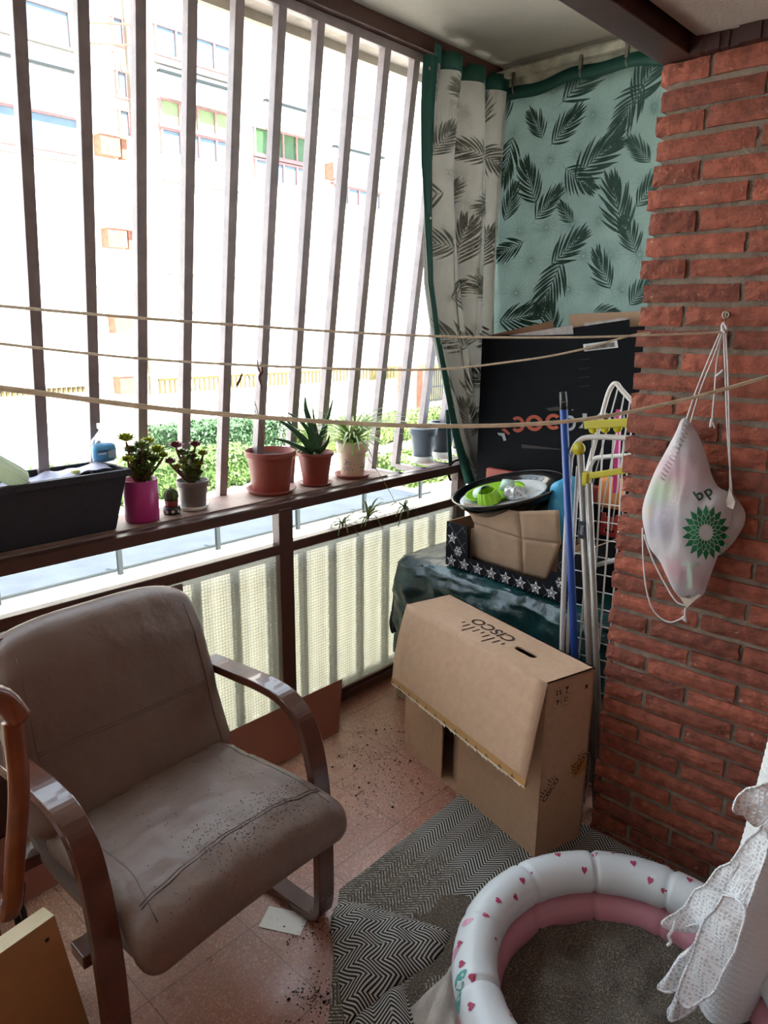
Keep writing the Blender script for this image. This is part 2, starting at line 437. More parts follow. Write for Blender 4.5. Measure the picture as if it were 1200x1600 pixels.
def wired_glass():
    mt = bpy.data.materials.new('wired_frosted_glass'); mt.use_nodes = True; nt = mt.node_tree
    nt.nodes.remove(nt.nodes['Principled BSDF']); out = nt.nodes['Material Output']
    tc = N(nt, 'ShaderNodeTexCoord'); sx = N(nt, 'ShaderNodeSeparateXYZ'); nt.links.new(tc.outputs['Object'], sx.inputs[0])
    line = None
    for k in (1, 2):
        wob = math_n(nt, 'MULTIPLY', noise_n(nt, 14, 2), 0.006)
        fr = math_n(nt, 'MODULO', math_n(nt, 'ADD', math_n(nt, 'ADD', sx.outputs[k], 10.0), wob), 0.0125)
        l = math_n(nt, 'LESS_THAN', fr, 0.0012); line = l if line is None else math_n(nt, 'MAXIMUM', line, l)
    tr = N(nt, 'ShaderNodeBsdfTranslucent'); tr.inputs[0].default_value = (0.66, 0.66, 0.63, 1)
    rf = N(nt, 'ShaderNodeBsdfRefraction'); rf.inputs['Roughness'].default_value = 0.24; rf.inputs['IOR'].default_value = 1.12; rf.inputs[0].default_value = (0.90, 0.89, 0.86, 1)
    gl = N(nt, 'ShaderNodeBsdfGlossy'); gl.inputs['Roughness'].default_value = 0.3
    df = N(nt, 'ShaderNodeBsdfDiffuse'); df.inputs[0].default_value = (*lin('6d6c60'), 1)
    a = N(nt, 'ShaderNodeMixShader'); a.inputs[0].default_value = 0.22
    nt.links.new(rf.outputs[0], a.inputs[1]); nt.links.new(tr.outputs[0], a.inputs[2])
    b = N(nt, 'ShaderNodeMixShader'); b.inputs[0].default_value = 0.04; nt.links.new(a.outputs[0], b.inputs[1]); nt.links.new(gl.outputs[0], b.inputs[2])
    c = N(nt, 'ShaderNodeMixShader'); nt.links.new(math_n(nt, 'MULTIPLY', line, 0.5), c.inputs[0]); nt.links.new(b.outputs[0], c.inputs[1]); nt.links.new(df.outputs[0], c.inputs[2])
    nt.links.new(c.outputs[0], out.inputs[0])
    bn = N(nt, 'ShaderNodeBump'); bn.inputs['Strength'].default_value = 0.6; bn.inputs['Distance'].default_value = 0.002
    nt.links.new(noise_n(nt, 90, 3), bn.inputs['Height']); nt.links.new(bn.outputs[0], rf.inputs['Normal'])
    return mt
m_wired = wired_glass()
for a, b in ((-1.53, -0.53), (-0.47, 0.55), (0.61, 1.628), (1.69, 2.71)):
    MB().box((-2.071, a, 0.07), (-2.066, b, 0.76)).build('glass_panel', m_wired, rail)
# ribs of the frosted outer sheeting behind the wired panes
m_sheet = M('corrugated_plastic', 'dedccc', 0.5, var=0.05, translucent=0.45)
def corr(u, v):
    y = -1.5 + u * 4.6
    t = (y / 0.0815) % 1.0
    return Vector((-2.205 + 0.018 * math.sin(2 * PI * t), y, 0.02 + v * 0.72))
tag(MB().grid(corr, 900, 1).build('corrugated_screen', m_sheet), 'pale ribbed plastic screen standing outside behind the wired glass', 'screen')

bl = thing('outer_balusters', 'grey upright balusters standing outside behind the wired glass', 'balusters', (-2.13, .5, .02))
m_bal = M('grey_baluster_paint', '5a5a58', .6)
for k in range(26):
    y = 2.80 - .1645 * k
    MB().box((-2.150, y - .011, .03), (-2.122, y + .011, .74)).build('baluster', m_bal, bl)
for z in (.03, .72): MB().box((-2.150, -1.5, z - .012), (-2.122, 2.9, z + .012)).build('baluster_rail', m_bal, bl)
# ------------------------------------------------------------------ window grille
gr = thing('window_grille', 'brown painted steel window grille of upright square bars bulging outwards', 'window grille', (-2.07, 0.5, 0.95))
YS = [2.364 - 0.1645 * k for k in range(0, 24)] + [2.528, 2.692, 2.856]
MB().box((-2.080, -1.6, 2.572), (-2.048, 2.93, 2.604)).build('header_bar', m_bar, gr, bevel=0.002)
MB().box((-2.12, -1.6, 0.925), (-2.088, 2.93, 0.955)).build('bottom_bar', m_bar, gr, bevel=0.002)
for y in YS:
    if y < -1.58: continue
    t = Vector((-2.064, y, 2.575)); b = Vector((-2.284, y, 0.952)); r = Vector((-2.10, y, 0.942)); h = 0.0165
    mb = MB()
    dx = Vector((1, 0, 0.13)).normalized() * h; dy = Vector((0, h, 0))
    mb.hexa([b - dx - dy + Vector((0, 0, -.013)), b + dx - dy + Vector((0, 0, -.013)), b + dx + dy + Vector((0, 0, -.013)), b - dx + dy + Vector((0, 0, -.013))], [t - dx - dy, t + dx - dy, t + dx + dy, t - dx + dy])
    mb.box((b.x + h, y - h, 0.930), (-2.085, y + h, 0.955))
    mb.build('bar', m_bar, gr, bevel=0.0015)
# worn board lying on the returns of the grille
sb = MB()
def board(u, v):
    y = -1.55 + u * 3.83
    x = -2.092 - v * 0.175
    return Vector((x + 0.004 * noise.noise(Vector((0, y * 7, v * 3))), y, 0.962 + 0.0015 * noise.noise(Vector((x * 30, y * 12, 0)))))
sb.grid(board, 90, 4); sb.box((-2.266, -1.55, 0.9555), (-2.094, 2.27, 0.9595))
tag(sb.build('sill_board', m_board), 'worn pinkish wooden sill board carrying the plant pots', 'sill')

# ------------------------------------------------------------------ outside
m_fac = M('sunlit_render', 'efe6d6', 0.9, var=0.05)
m_pave = M('blue_grey_paving', '3c434c', 0.85, var=0.2, vs=2)
m_pavew = M('pale_paving', 'd8d2c6', 0.85, var=0.08, vs=2)
m_glassw = M('window_glass', '5d6f7d', 0.2, var=0.15, vs=1)
m_frame = M('reddish_window_frame', '8f6a68', 0.6)
m_awn = M('pale_awning', 'dfe8df', 0.8, var=0.04)
m_green = M('green_curtain', '7f8f63', 0.8, var=0.2, vs=2)
m_hedge = M('hedge_leaves', '5c7838', 0.6, var=0.35, vs=12, isl=0.9)
m_hedge2 = M('shrub_leaves', '748a46', 0.6, var=0.35, vs=12, isl=0.9)
m_line = M('dark_ledge', '6d6a66', 0.8)
GZ = -2.2
struct('ground', MB().box((-60, -40, GZ - 0.2), (-2.4, 70, GZ)), m_pavew)
struct('base_wall', MB().box((-2.35, -1.8, GZ), (-2.0, 3.4, -0.02)), m_cream)
pv = MB().box((-13.3, -6, GZ), (-10.35, 12.4, GZ + 0.02)); struct('path_paving', pv, m_pave)
# low garden fence of thin posts and a rail
fe = thing('garden_fence', 'thin dark green low metal fence along the paving outside', 'fence', (-10.2, 5, GZ))
mg = M('dark_green_metal', '0d1718', 0.6)
MB().box((-10.22, -4, GZ + 0.06), (-10.18, 12.5, GZ + 0.10)).build('fence_rail', mg, fe)
for k in range(9):
    y = 4.994 - 1.785 * 4 + 1.785 * k
    MB().box((-10.225, y - 0.035, GZ), (-10.165, y + 0.035, GZ + 0.42)).build('fence_post', mg, fe)

def leaf_mass(name, lo, hi, n, label, cat, mat, s=0.07, seed=1, round_=0.0):
    rn = random.Random(seed); mb = MB()
    c = [(lo[i] + hi[i]) / 2 for i in range(3)]; h = [(hi[i] - lo[i]) / 2 for i in range(3)]
    mb.rbox(c, [k * 0.93 for k in h], min(h) * 0.6, 6, deform=lambda v: v * (1 + 0.06 * noise.noise(v * 3)))
    for _ in range(n):
        ax = rn.choice((0, 0, 1, 2, 2)); p = [rn.uniform(-1, 1) for _ in range(3)]
        p[ax] = (-1 if (ax == 1 and rn.random() < .7) else 1) * rn.uniform(0.88, 1.04)
        if round_: 
            L_ = math.sqrt(sum(q * q for q in p)); p = [q / L_ * (1 + round_ * rn.uniform(-.2, .15)) for q in p]
        q = Vector([c[i] + h[i] * p[i] for i in range(3)])
        a = Vector([rn.uniform(-1, 1) for _ in range(3)]).normalized(); b = a.cross(Vector((rn.random(), rn.random(), 1))).normalized()
        a *= s * rn.uniform(.6, 1.2); b *= s * 0.45
        mb.add([q - a, q - b, q + a, q + b], [(0, 1, 2, 3)], 0)
    return tag(mb.build(name, mat), label, cat)
leaf_mass('hedge', (-15.6, 4.0, GZ), (-14.0, 10.9, -1.42), 5200, 'low clipped green hedge beyond the paving, nearest of the hedges', 'hedge', m_hedge, 0.075, 4)
leaf_mass('hedge', (-17.9, 9.6, GZ), (-16.2, 13.3, -1.12), 4200, 'taller dark green hedge behind the low clipped hedge', 'hedge', M('dark_hedge_leaves', '41603a', 0.6, var=0.35, vs=12, isl=0.9), 0.08, 5)
leaf_mass('hedge', (-16.9, 13.6, GZ), (-15.7, 24.0, -1.35), 4200, 'yellowish hedge row seen between the aloe and spider plant', 'hedge', m_hedge2, 0.08, 6)
leaf_mass('shrub', (-12.6, 12.8, GZ), (-11.0, 18.5, -1.62), 3600, 'low loose shrub at the end of the paving seen under the top rail', 'shrub', m_hedge2, 0.09, 7)
leaf_mass('shrub', (-15.4, 19.5, GZ), (-13.6, 27.0, -1.0), 2600, 'leafy shrub in front of the dark gate behind the blue pots', 'shrub', m_hedge, 0.09, 8)

# facade across the street: blocks with windows, awnings, ledges
XB = -24.0
def block(name, label, y0, y1, x=XB, ztop=15.5):
    t = thing(name, label, 'building', (x, y0, GZ), group=None)
    MB().box((x - 6, y0, GZ), (x, y1, ztop)).build('wall', m_fac, t); return t
def win(par, y0, y1, z0, z1, nm=4, x=XB, glass=None, fm=None):
    fm = fm or m_frame
    f = MB(); fw = 0.07
    f.box((x, y0 - fw, z0 - fw), (x + 0.12, y1 + fw, z0)); f.box((x, y0 - fw, z1), (x + 0.12, y1 + fw, z1 + fw))
    for k in range(nm + 1):
        y = y0 + (y1 - y0) * k / nm; f.box((x, y - fw / 2, z0), (x + 0.12, y + fw / 2, z1))
    wo = f.build('window', fm, par)
    MB().box((x + 0.01, y0, z0), (x + 0.05, y1, z1)).build('pane', glass or m_glassw, wo)
def ledge(par, y0, y1, z, t=0.05, x=XB, mat=None): MB().box((x, y0, z - t / 2), (x + 0.18, y1, z + t / 2)).build('ledge', mat or m_line, par)
def awning(par, y0, y1, z0, z1, out=0.5, x=XB): 
    a = MB().hexa([(x + out, y0, z0), (x + out, y1, z0), (x + out, y1, z0 + .04), (x + out, y0, z0 + .04)], [(x + .1, y0, z1 - .04), (x + .1, y1, z1 - .04), (x + .1, y1, z1), (x + .1, y0, z1)])
    a.build('awning', m_awn, par); MB().box((x + .02, y0, z1 - .03), (x + .2, y1, z1 + .05)).build('awning_rail', mg, par)
b1 = block('apartment_building', 'sunlit pale apartment block at the far left beyond the first bars', -9, 11.8)
for z in (6.62, 9.55, 0.7 + 3.0):
    if z > 5: win(b1, 1.0, 11.6, z, z + 0.93, 7)
for z in (9.48, 8.88, 6.36, 3.24, 2.64, 1.40, 0.08, -0.5): ledge(b1, -5, 11.75, z, 0.06 if z != 8.88 else 0.1)
awning(b1, -2, 11.6, 7.72, 8.88, 0.35)
mb = MB()
for k in range(60): mb.box((XB, 2 + 0.16 * k, -0.72), (XB + .1, 2 + 0.16 * k + 0.08, -0.54))
mb.build('ledge', M('tan_ledge', '63542e', 0.8), b1)
b0 = block('apartment_building', 'recessed stair bay with small brick parapets between the pale blocks', 11.85, 14.3, XB - 1.6)
m_br2 = M('far_brick', '8f6254', 0.85, var=0.3, vs=6)
for z in (7.0, 4.05, 1.15, -1.0):
    MB().box((XB - 1.6, 12.9, z), (XB - 1.1, 13.6, z + 0.62)).box((XB - 1.6, 13.75, z), (XB - 1.3, 13.95, z + 0.62)).build('parapet', m_br2, b0)
    MB().box((XB - 1.6, 12.85, z + .62), (XB - 1.05, 14.1, z + .66)).build('ledge', M('pale_ledge', 'd8bfa6', 0.8), b0)
for z in (9.0, 7.8, 10.6): win(b0, 13.85, 14.2, z, z + 0.75, 1, XB - 1.55, fm=M('cream_frame', 'caa', 0.7) if False else m_frame)
mb = MB()
for k in range(6): mb.bar((XB - 1.2, 13.0 + 0.2 * k, 10.3), (XB - 1.0, 13.0 + 0.2 * k, 9.6), 0.03, 0.03)
mb.bar((XB - 1.3, 12.9, 10.9), (XB - 0.4, 13.9, 10.9), .05, .05); mb.bar((XB - 1.3, 12.9, 10.3), (XB - 0.4, 13.9, 10.3), .05, .05); mb.bar((XB - .4, 13.9, 10.9), (XB - .4, 13.9, 9.3), .05, .05)
mb.build('drying_frame', m_br2, b0)
b2 = block('apartment_building', 'sunlit pale block with green curtains behind the middle bars', 14.42, 17.9)
win(b2, 14.5, 17.5, 10.15, 10.95, 4); ledge(b2, 14.4, 17.6, 9.85); awning(b2, 14.5, 17.55, 8.78, 9.6, 0.4)
win(b2, 14.5, 17.4, 8.05, 8.75, 4, glass=m_green); ledge(b2, 14.4, 17.6, 7.95, 0.09, mat=m_frame)
win(b2, 14.5, 17.4, 7.15, 7.85, 4)
for z in (6.25, 3.2, 1.9): ledge(b2, 14.45, 17.8, z)
b3 = block('apartment_building', 'sunlit pale block with a tilted awning behind the middle bars', 18.2, 21.9)
awning(b3, 18.9, 21.3, 8.6, 9.6, 1.0); win(b3, 18.4, 21.1, 7.75, 8.6, 4, glass=M('dark_green_glass', '3d5a36', 0.4)); ledge(b3, 18.3, 21.2, 7.65, 0.09, mat=m_frame)
win(b3, 18.4, 21.1, 6.85, 7.5, 4)
b4 = block('apartment_building', 'sunlit pale block behind the last bars before the curtain', 22.1, 33.5)
awning(b4, 22.4, 25.4, 7.8, 8.6, 0.5); win(b4, 22.6, 25.2, 6.5, 7.1, 4); ledge(b4, 22.3, 25.4, 7.2, 0.08, mat=m_frame); ledge(b4, 22.2, 26, 10.0, 0.06, mat=m_frame)
MB().box((XB, 22.0, 7.3), (XB + .5, 22.4, 7.9)).build('parapet', m_br2, b4)
b5 = block('link_wall', 'narrow pale wall bay between the awning blocks', 17.92, 18.18, XB - 0.5); b5['category'] = 'wall'
# picket band over the garden walls
pf = thing('picket_fence', 'long tan picket fence in the sun across the street', 'fence', (XB + 1, 20, GZ))
mb = MB(); ml = M('tan_picket', '574c26', 0.8)
MB().box((XB + 1.0, 13.2, -0.42), (XB + 1.08, 25.4, -0.34)).build('fence_rail', ml, pf)
for k in range(61): MB().box((XB + 1.02, 13.2 + 0.2 * k, -0.85), (XB + 1.06, 13.2 + 0.2 * k + 0.07, -0.36)).build('picket', ml, pf)
struct('garden_wall', MB().box((XB + 0.3, 13.0, GZ), (XB + 0.9, 26.2, -0.95)), m_fac)
MB_ = MB
rg = thing('garden_gate', 'small red slatted gate beyond the hedge behind the pink-potted succulent', 'gate', (-18.5, 10.6, GZ))
mr = M('faded_red_paint', 'b0604c', 0.7)
MB().box((-18.5, 10.0, -1.45), (-18.42, 11.15, -1.37)).build('gate_rail', mr, rg)
for k in range(8): MB().box((-18.5, 10.0 + .15 * k, GZ), (-18.44, 10.08 + .15 * k, -1.37)).build('slat', mr, rg)
tw = MB().box((-18.6, 11.3, GZ), (-18.45, 14.2, -1.33), 0)
for k in range(9):
    y = 11.3 + .34 * k; tw.box((-18.45, y, GZ), (-18.43, y + .03, -1.33), 1); tw.box((-18.45, y, -1.75 + .12 * (k % 2)), (-18.43, y + .34, -1.72 + .12 * (k % 2)), 1)
tag(tw.build('tiled_wall', [M('pale_blue_tile', '9fb6bb', 0.6), m_line]), 'low pale blue tiled garden wall beside the red slatted gate', 'wall')
pr = thing('driveway_gate', 'dark barred driveway gate between brick piers behind the blue pots', 'gate', (-22, 27, GZ))
def gp(px, x=-21.0): return P('x', x, px, 600).y
ya, yb = gp(664), gp(712)
for k in range(16): MB().box((-21.0, ya + (yb - ya) * k / 15, -1.85), (-20.96, ya + (yb - ya) * k / 15 + .06, -0.45)).build('gate_bar', m_black, pr)
for z in (-1.8, -1.2, -0.45): MB().box((-21.02, ya, z), (-20.94, yb, z + .07)).build('gate_rail', m_black, pr)
MB().box((-21.2, gp(627), GZ), (-20.7, gp(643), -0.2)).build('brick_pier', m_br2, pr); MB().box((-21.2, gp(655), GZ), (-20.8, gp(663), -0.35)).build('brick_pier', m_br2, pr)
struct('dark_backdrop_wall', MB().box((-23.5, ya - 1, GZ), (-23.3, yb + 6, -0.4)), M('olive_wall', '6d6a44', 0.9, var=.4, vs=1))
# ------------------------------------------------------------------ armchair
m_leath = M('taupe_leatherette', '756157', 0.43, var=0.10, vs=7, bump=0.7, bs=32, spec=0.45)
m_seam = M('seam_thread', '66574c', 0.6)
m_wood = M('dark_walnut_lacquer', '583529', 0.25, var=0.3, vs=10, coat=0.5)
ch = thing('armchair', 'brown leatherette armchair with dark bentwood arms and soil spilt on the seat', 'armchair', (-1.4, 0.79, 0))
Rs = Matrix.Rotation(math.radians(-3), 3, 'Z')   # slight turn of the whole chair about its centre
cc = Vector((-1.38, 0.79, 0))
def T(p): p = Vector(p); q = p - cc; return Matrix.Rotation(math.radians(3.0), 3, 'Z') @ q + cc
def wrinkle(v, k): return 0.006 * noise.noise(Vector((v.x * 7 + k, v.y * 26, 0))) + 0.004 * noise.noise(Vector((v.x * 34, v.y * 12 + k, 3)))
def seat_def(v):
    x = v.x; v = v.copy()
    if v.z > -0.02: v.z += 0.018 * (1 - (v.y / 0.28) ** 2) * (1 - (x / 0.29) ** 2) + wrinkle(v, 2) * 1.3
    if x > 0.08:
        t = (x - 0.08) / 0.21; v.z -= 0.062 * t * t
        v.z -= 0.02 * t * (v.y / .28) ** 2
    v.z += 0.025 * (-x / 0.29)* -1 * 0.6
    v.y *= 1 + 0.03 * (x / .29) + (0.075 * min(1, (x - .10) / .10) if x > .10 else 0)
    return v
mb = MB().rbox((-1.352, 0.795, 0.420), (0.250, 0.268, 0.050), 0.045, 26, deform=seat_def)
mb.v = [T(p) for p in mb.v]
seat = mb.build('seat', m_leath, ch)
def seat_top(x, y):
    v = seat_def(Vector((x + 1.352, y - 0.795, 0.050))); return T(Vector((-1.352, 0.795, 0.420)) + v + Vector((0, 0, 0.0002)))
mb = MB()
mb.tube([seat_top(-1.18 - 0.02 * math.sin(PI * k / 30), 0.56 + 0.47 * k / 30) for k in range(31)], 0.0011, 5)
mb.tube([seat_top(-1.188 - 0.02 * math.sin(PI * k / 30), 0.56 + 0.47 * k / 30) for k in range(31)], 0.0011, 5)
for yy in (0.575, 1.015): mb.tube([seat_top(-1.56 + 0.42 * k / 20, yy) for k in range(21)], 0.0011, 5)
mb.build('seam', m_seam, seat)
mb = MB(); rn = random.Random(5)
for _ in range(700):
    x = rn.gauss(-1.20, 0.035); y = rn.uniform(0.70, 1.0) + rn.gauss(0, .02)
    if rn.random() < .25: x, y = rn.uniform(-1.5, -1.1), rn.uniform(.56, 1.03)
    if not (-1.56 < x < -1.08 and .54 < y < 1.05): continue
    p = seat_top(x, y); s_ = rn.uniform(.0006, .0017)
    mb.lathe([(0.2 * s_, 0), (s_, s_ * .5), (s_ * .4, s_)], p, 5)
tag(mb.build('spilt_soil', m_dirt), 'dark soil crumbs scattered over the armchair seat', 'soil', kind='stuff')
# back
TB = math.radians(15)
RB = Matrix.Rotation(-TB, 3, 'Y')
def back_def(v):
    v = v.copy(); z = v.z
    if v.x > 0: v.x += 0.022 * (1 - (v.y / .29) ** 2) * (1 - (z / .26) ** 2) + wrinkle(Vector((v.y, z * .6, 0)), 7) * 0.9
    # round upper corners, slightly narrower top
    v.y *= 1 - 0.05 * max(0, z / .24)
    if z > 0.10:
        t = (z - 0.10) / 0.15; v.x -= 0.035 * t * t; v.z -= 0.05 * (abs(v.y) / .28) ** 4 * t
    if z < -0.05: v.x += 0.03 * ((-z - .05) / .2) ** 2
    return v
mb = MB().rbox((-1.655, 0.785, 0.665), (0.042, 0.285, 0.25), 0.04, 24, R=RB, deform=back_def); mb.v = [T(p) for p in mb.v]
back = mb.build('backrest', m_leath, ch)
def back_pt(y, z): return T(Vector((-1.655, 0.785, 0.665)) + RB @ back_def(Vector((0.0425, y, z))))
mb = MB()
for dz in (0, .008): mb.tube([back_pt(-0.235 + .47 * k / 30, -0.045 - dz) for k in range(31)], 0.0014, 5)
for sy in (-.235, .235): mb.tube([back_pt(sy, -0.23 + 0.42 * k / 20) for k in range(21)], 0.0014, 5)
mb.build('seam', m_seam, back)
# shell under the seat and behind the back
mb = MB()
prof = smooth_path([(-1.745, 0, 0.86), (-1.735, 0, 0.62), (-1.70, 0, 0.46), (-1.63, 0, 0.37), (-1.50, 0, 0.335), (-1.20, 0, 0.335)], 5)
for i in range(len(prof) - 1):
    a, b = prof[i], prof[i + 1]
    mb.hexa([T((a.x, .53, a.z)), T((b.x, .53, b.z)), T((b.x, 1.05, b.z)), T((a.x, 1.05, a.z))], [T((a.x + .02, .53, a.z + .02)), T((b.x + .02, .53, b.z + .02)), T((b.x + .02, 1.05, b.z + .02)), T((a.x + .02, 1.05, a.z + .02))])
mb.build('shell', m_leath, ch)
path = smooth_path([(-1.68, 0, .640), (-1.55, 0, .646), (-1.42, 0, .650), (-1.335, 0, .635), (-1.275, 0, .585), (-1.24, 0, .48), (-1.222, 0, .33), (-1.218, 0, .16), (-1.222, 0, .06), (-1.245, 0, .022), (-1.30, 0, .014), (-1.5, 0, .014), (-1.74, 0, .014)], 7)
for yc, nm in ((0.487, 'arm_frame'), (1.093, 'arm_frame')):
    vs = []; fs = []; hw = 0.028; th = 0.0125; L = len(path)
    for i, p in enumerate(path):
        d = (path[min(i + 1, L - 1)] - path[max(i - 1, 0)]).normalized(); n_ = Vector((d.z, 0, -d.x))
        for a, b in ((-1, -1), (1, -1), (1, 1), (-1, 1)): vs.append(T(Vector((p.x, yc, p.z)) + Vector((0, a * hw, 0)) + n_ * (b * th)))
    for i in range(L - 1):
        for k in range(4): fs.append((i * 4 + k, i * 4 + (k + 1) % 4, i * 4 + 4 + (k + 1) % 4, i * 4 + 4 + k))
    fs += [(3, 2, 1, 0), tuple(L * 4 - 4 + k for k in range(4))]
    ob = MB().add(vs, fs, 0, False).build(nm, m_wood, ch, bevel=0.003)
for x, z in ((-1.30, .32), (-1.62, .36)):
    MB().box((x - .03, .47, z - .02), (x + .03, 1.11, z + .012)).build('cross_rail', m_wood, ch, bevel=.003)

# ------------------------------------------------------------------ wooden chair at the left edge
m_oak = M('orange_wood', '7c4020', 0.3, var=0.25, vs=12, coat=0.4)
m_cut = M('rail_end_grain', '5a2c18', 0.5)
wc = thing('dining_chair', 'orange-brown wooden chair with curved top rail and dark ribbon at the left edge', 'chair', (-1.5, 0.15, 0))
pt = [P('y', .405, 22, 1150), P('y', .40, 30, 1230), P('y', .395, 24, 1330), P('y', .38, 14, 1430)]
post = smooth_path([pt[0] + (pt[0] - pt[1]) * .3] + pt + [Vector((-1.50, .37, .42)), Vector((-1.47, .37, .2)), Vector((-1.43, .37, 0.0))], 5)
def wpost(dy):
    mb = MB(); L = len(post); vs = []; fs = []; n = 12
    for i, p in enumerate(post):
        d = (post[min(i + 1, L - 1)] - post[max(i - 1, 0)]).normalized(); xx = Vector((1, 0, 0)); xx = (xx - d * xx.dot(d)).normalized(); yy = d.cross(xx)
        for k in range(n):
            t = 2 * PI * k / n; c_, s_ = math.cos(t), math.sin(t); e = .5
            vs.append(p + Vector((0, dy, 0)) + xx * (.012 * math.copysign(abs(c_) ** e, c_)) + yy * (.0185 * math.copysign(abs(s_) ** e, s_)))
    for i in range(L - 1):
        for k in range(n): fs.append((i * n + k, i * n + (k + 1) % n, (i + 1) * n + (k + 1) % n, (i + 1) * n + k))
    fs += [tuple(range(n))[::-1], tuple(L * n - n + k for k in range(n))]
    return mb.add(vs, fs, 0, True)
wpost(0).build('back_post', m_oak, wc, bevel=.002); wpost(-.42).build('back_post', m_oak, wc, bevel=.002)
tr = post[0]
mb = MB()
tp = smooth_path([tr + Vector((.004, .012, .0)), tr + Vector((0.0, -.02, .055)), tr + Vector((.018, -.10, .075)), tr + Vector((.035, -.21, .08)), tr + Vector((.018, -.32, .075)), tr + Vector((0, -.40, .055)), tr + Vector((.004, -.432, .0))], 6)
L = len(tp); vs = []; fs = []
for i, p in enumerate(tp):
    d = (tp[min(i + 1, L - 1)] - tp[max(i - 1, 0)]).normalized(); n_ = d.cross(Vector((1, 0, 0))).normalized()
    for k in range(10):
        t = 2 * PI * k / 10; vs.append(p + Vector((.018 * math.cos(t), 0, 0)) + n_ * (.022 * math.sin(t)))
for i in range(L - 1):
    for k in range(10): fs.append((i * 10 + k, i * 10 + (k + 1) % 10, i * 10 + 10 + (k + 1) % 10, i * 10 + 10 + k))
fs += [tuple(range(10))[::-1], tuple(L * 10 - 10 + k for k in range(10))]
mb.add(vs, fs, 0, True); mb.build('top_rail', m_oak, wc)
for k in range(4):
    dy = -.085 - .083 * k
    MB().tube(smooth_path([tr + Vector((.01, dy, .05)), Vector((-1.43, .40 + dy, .62)), Vector((-1.49, .38 + dy, .45))], 5), .011, 8).build('spindle', m_oak, wc)
MB().rbox((-1.68, .17, .435), (.20, .215, .02), .018, 6).build('seat', m_oak, wc)
for x, y in ((-1.85, .36), (-1.85, -.02)): MB().bar((x, y, 0), (x + .01, y, .43), .034, .034).build('leg', m_oak, wc, bevel=.003)
rb = MB(); k0 = P('y', .40, 12, 1415)
rb.tube(smooth_path([k0 + Vector(q) for q in ((-.02, 0, 0), (0, .02, .03), (.015, .03, .045), (.03, .02, .03), (.02, .02, .005), (0, .02, 0))], 5), .006, 7)
rb.tube(smooth_path([k0 + Vector(q) for q in ((0, .02, 0), (.03, .02, -.01), (.045, .015, -.04), (.035, .02, -.07))], 5), .006, 7)
rb.tube(smooth_path([k0 + Vector(q) for q in ((-.03, .02, 0), (.0, .024, -.0), (.03, .0, -.0), (.02, -.02, 0), (-.02, -.02, 0), (-.03, .02, 0))], 5), .009, 7)
rb.tube(smooth_path([k0 + Vector(q) for q in ((0, .02, 0), (-.02, .02, -.04), (-.01, .02, -.09))], 5), .007, 7)
tag(rb.build('ribbon_tie', M('black_ribbon', '14161c', 0.6)), 'black ribbon tied round the post of the wooden chair', 'ribbon')

# ------------------------------------------------------------------ beige board bottom left
m_mdf = M('tan_board_face', 'a57f52', 0.55, var=0.06, vs=30)
m_edge = M('pale_board_edge', 'd8c6a0', 0.5)
A = P('z', .52, 85, 1430); A0 = P('z', .52, 0, 1490)
du = (A0 - A).normalized(); Bp = P('z', .19, 133, 1580)
dd = (Bp - A).normalized(); tk = P('z', .52, 58, 1418) - A
tk = (tk - du * tk.dot(du)); tk = tk.normalized() * 0.036
Lb = 0.50; Hb = (A.z - 0.005) / abs(dd.z)
f = [A, A + du * Lb, A + du * Lb + dd * Hb, A + dd * Hb]
mb = MB().add([*f, *[p + tk for p in f]], [(0, 1, 2, 3), (7, 6, 5, 4)], 0).add([*f, *[p + tk for p in f]], [(0, 4, 5, 1), (1, 5, 6, 2), (2, 6, 7, 3), (3, 7, 4, 0)], 1)
hp = A + du * .025 + dd * .05 - tk.normalized() * .0006
mb.lathe([(0.0045, 0), (0.001, 0.0002)], hp, 12, 2, R=(-tk).to_track_quat('Z', 'Y').to_matrix())
tag(mb.build('wooden_board', [m_mdf, m_edge, m_black]), 'tan board with pale edge and a small drilled hole in the bottom left corner', 'board')

# reddish board leaning on the railing foot
m_redb = M('red_brown_board', '8a4c3c', 0.6, var=0.08)
q = [P('x', -1.99, 20, 1410), Vector((-1.90, 1.78, 0.004)), Vector((-2.035, 1.93, 0.135)), Vector((-2.035, 0.35, 0.135))]
q[0] = Vector((-1.90, 0.35, 0.004)); nn = Vector((.006, 0, .006))
mb = MB().hexa([q[0], q[1], q[1] + nn, q[0] + nn], [q[3], q[2], q[2] + nn, q[3] + nn])
tag(mb.build('leaning_board', m_redb), 'long red-brown board leaning on the foot of the railing behind the armchair', 'board')
mb = MB().box((0, 0, 0), (.12, .075, .0012), R=Matrix.Rotation(.5, 3, 'Z')); oo = P('z', 0, 446, 1432)
mb.v = [p + Vector((oo.x - .05, oo.y - .05, .001)) for p in mb.v]
tag(mb.build('paper_sheet', m_white), 'small white paper lying on the tiles under the armchair runner', 'paper')

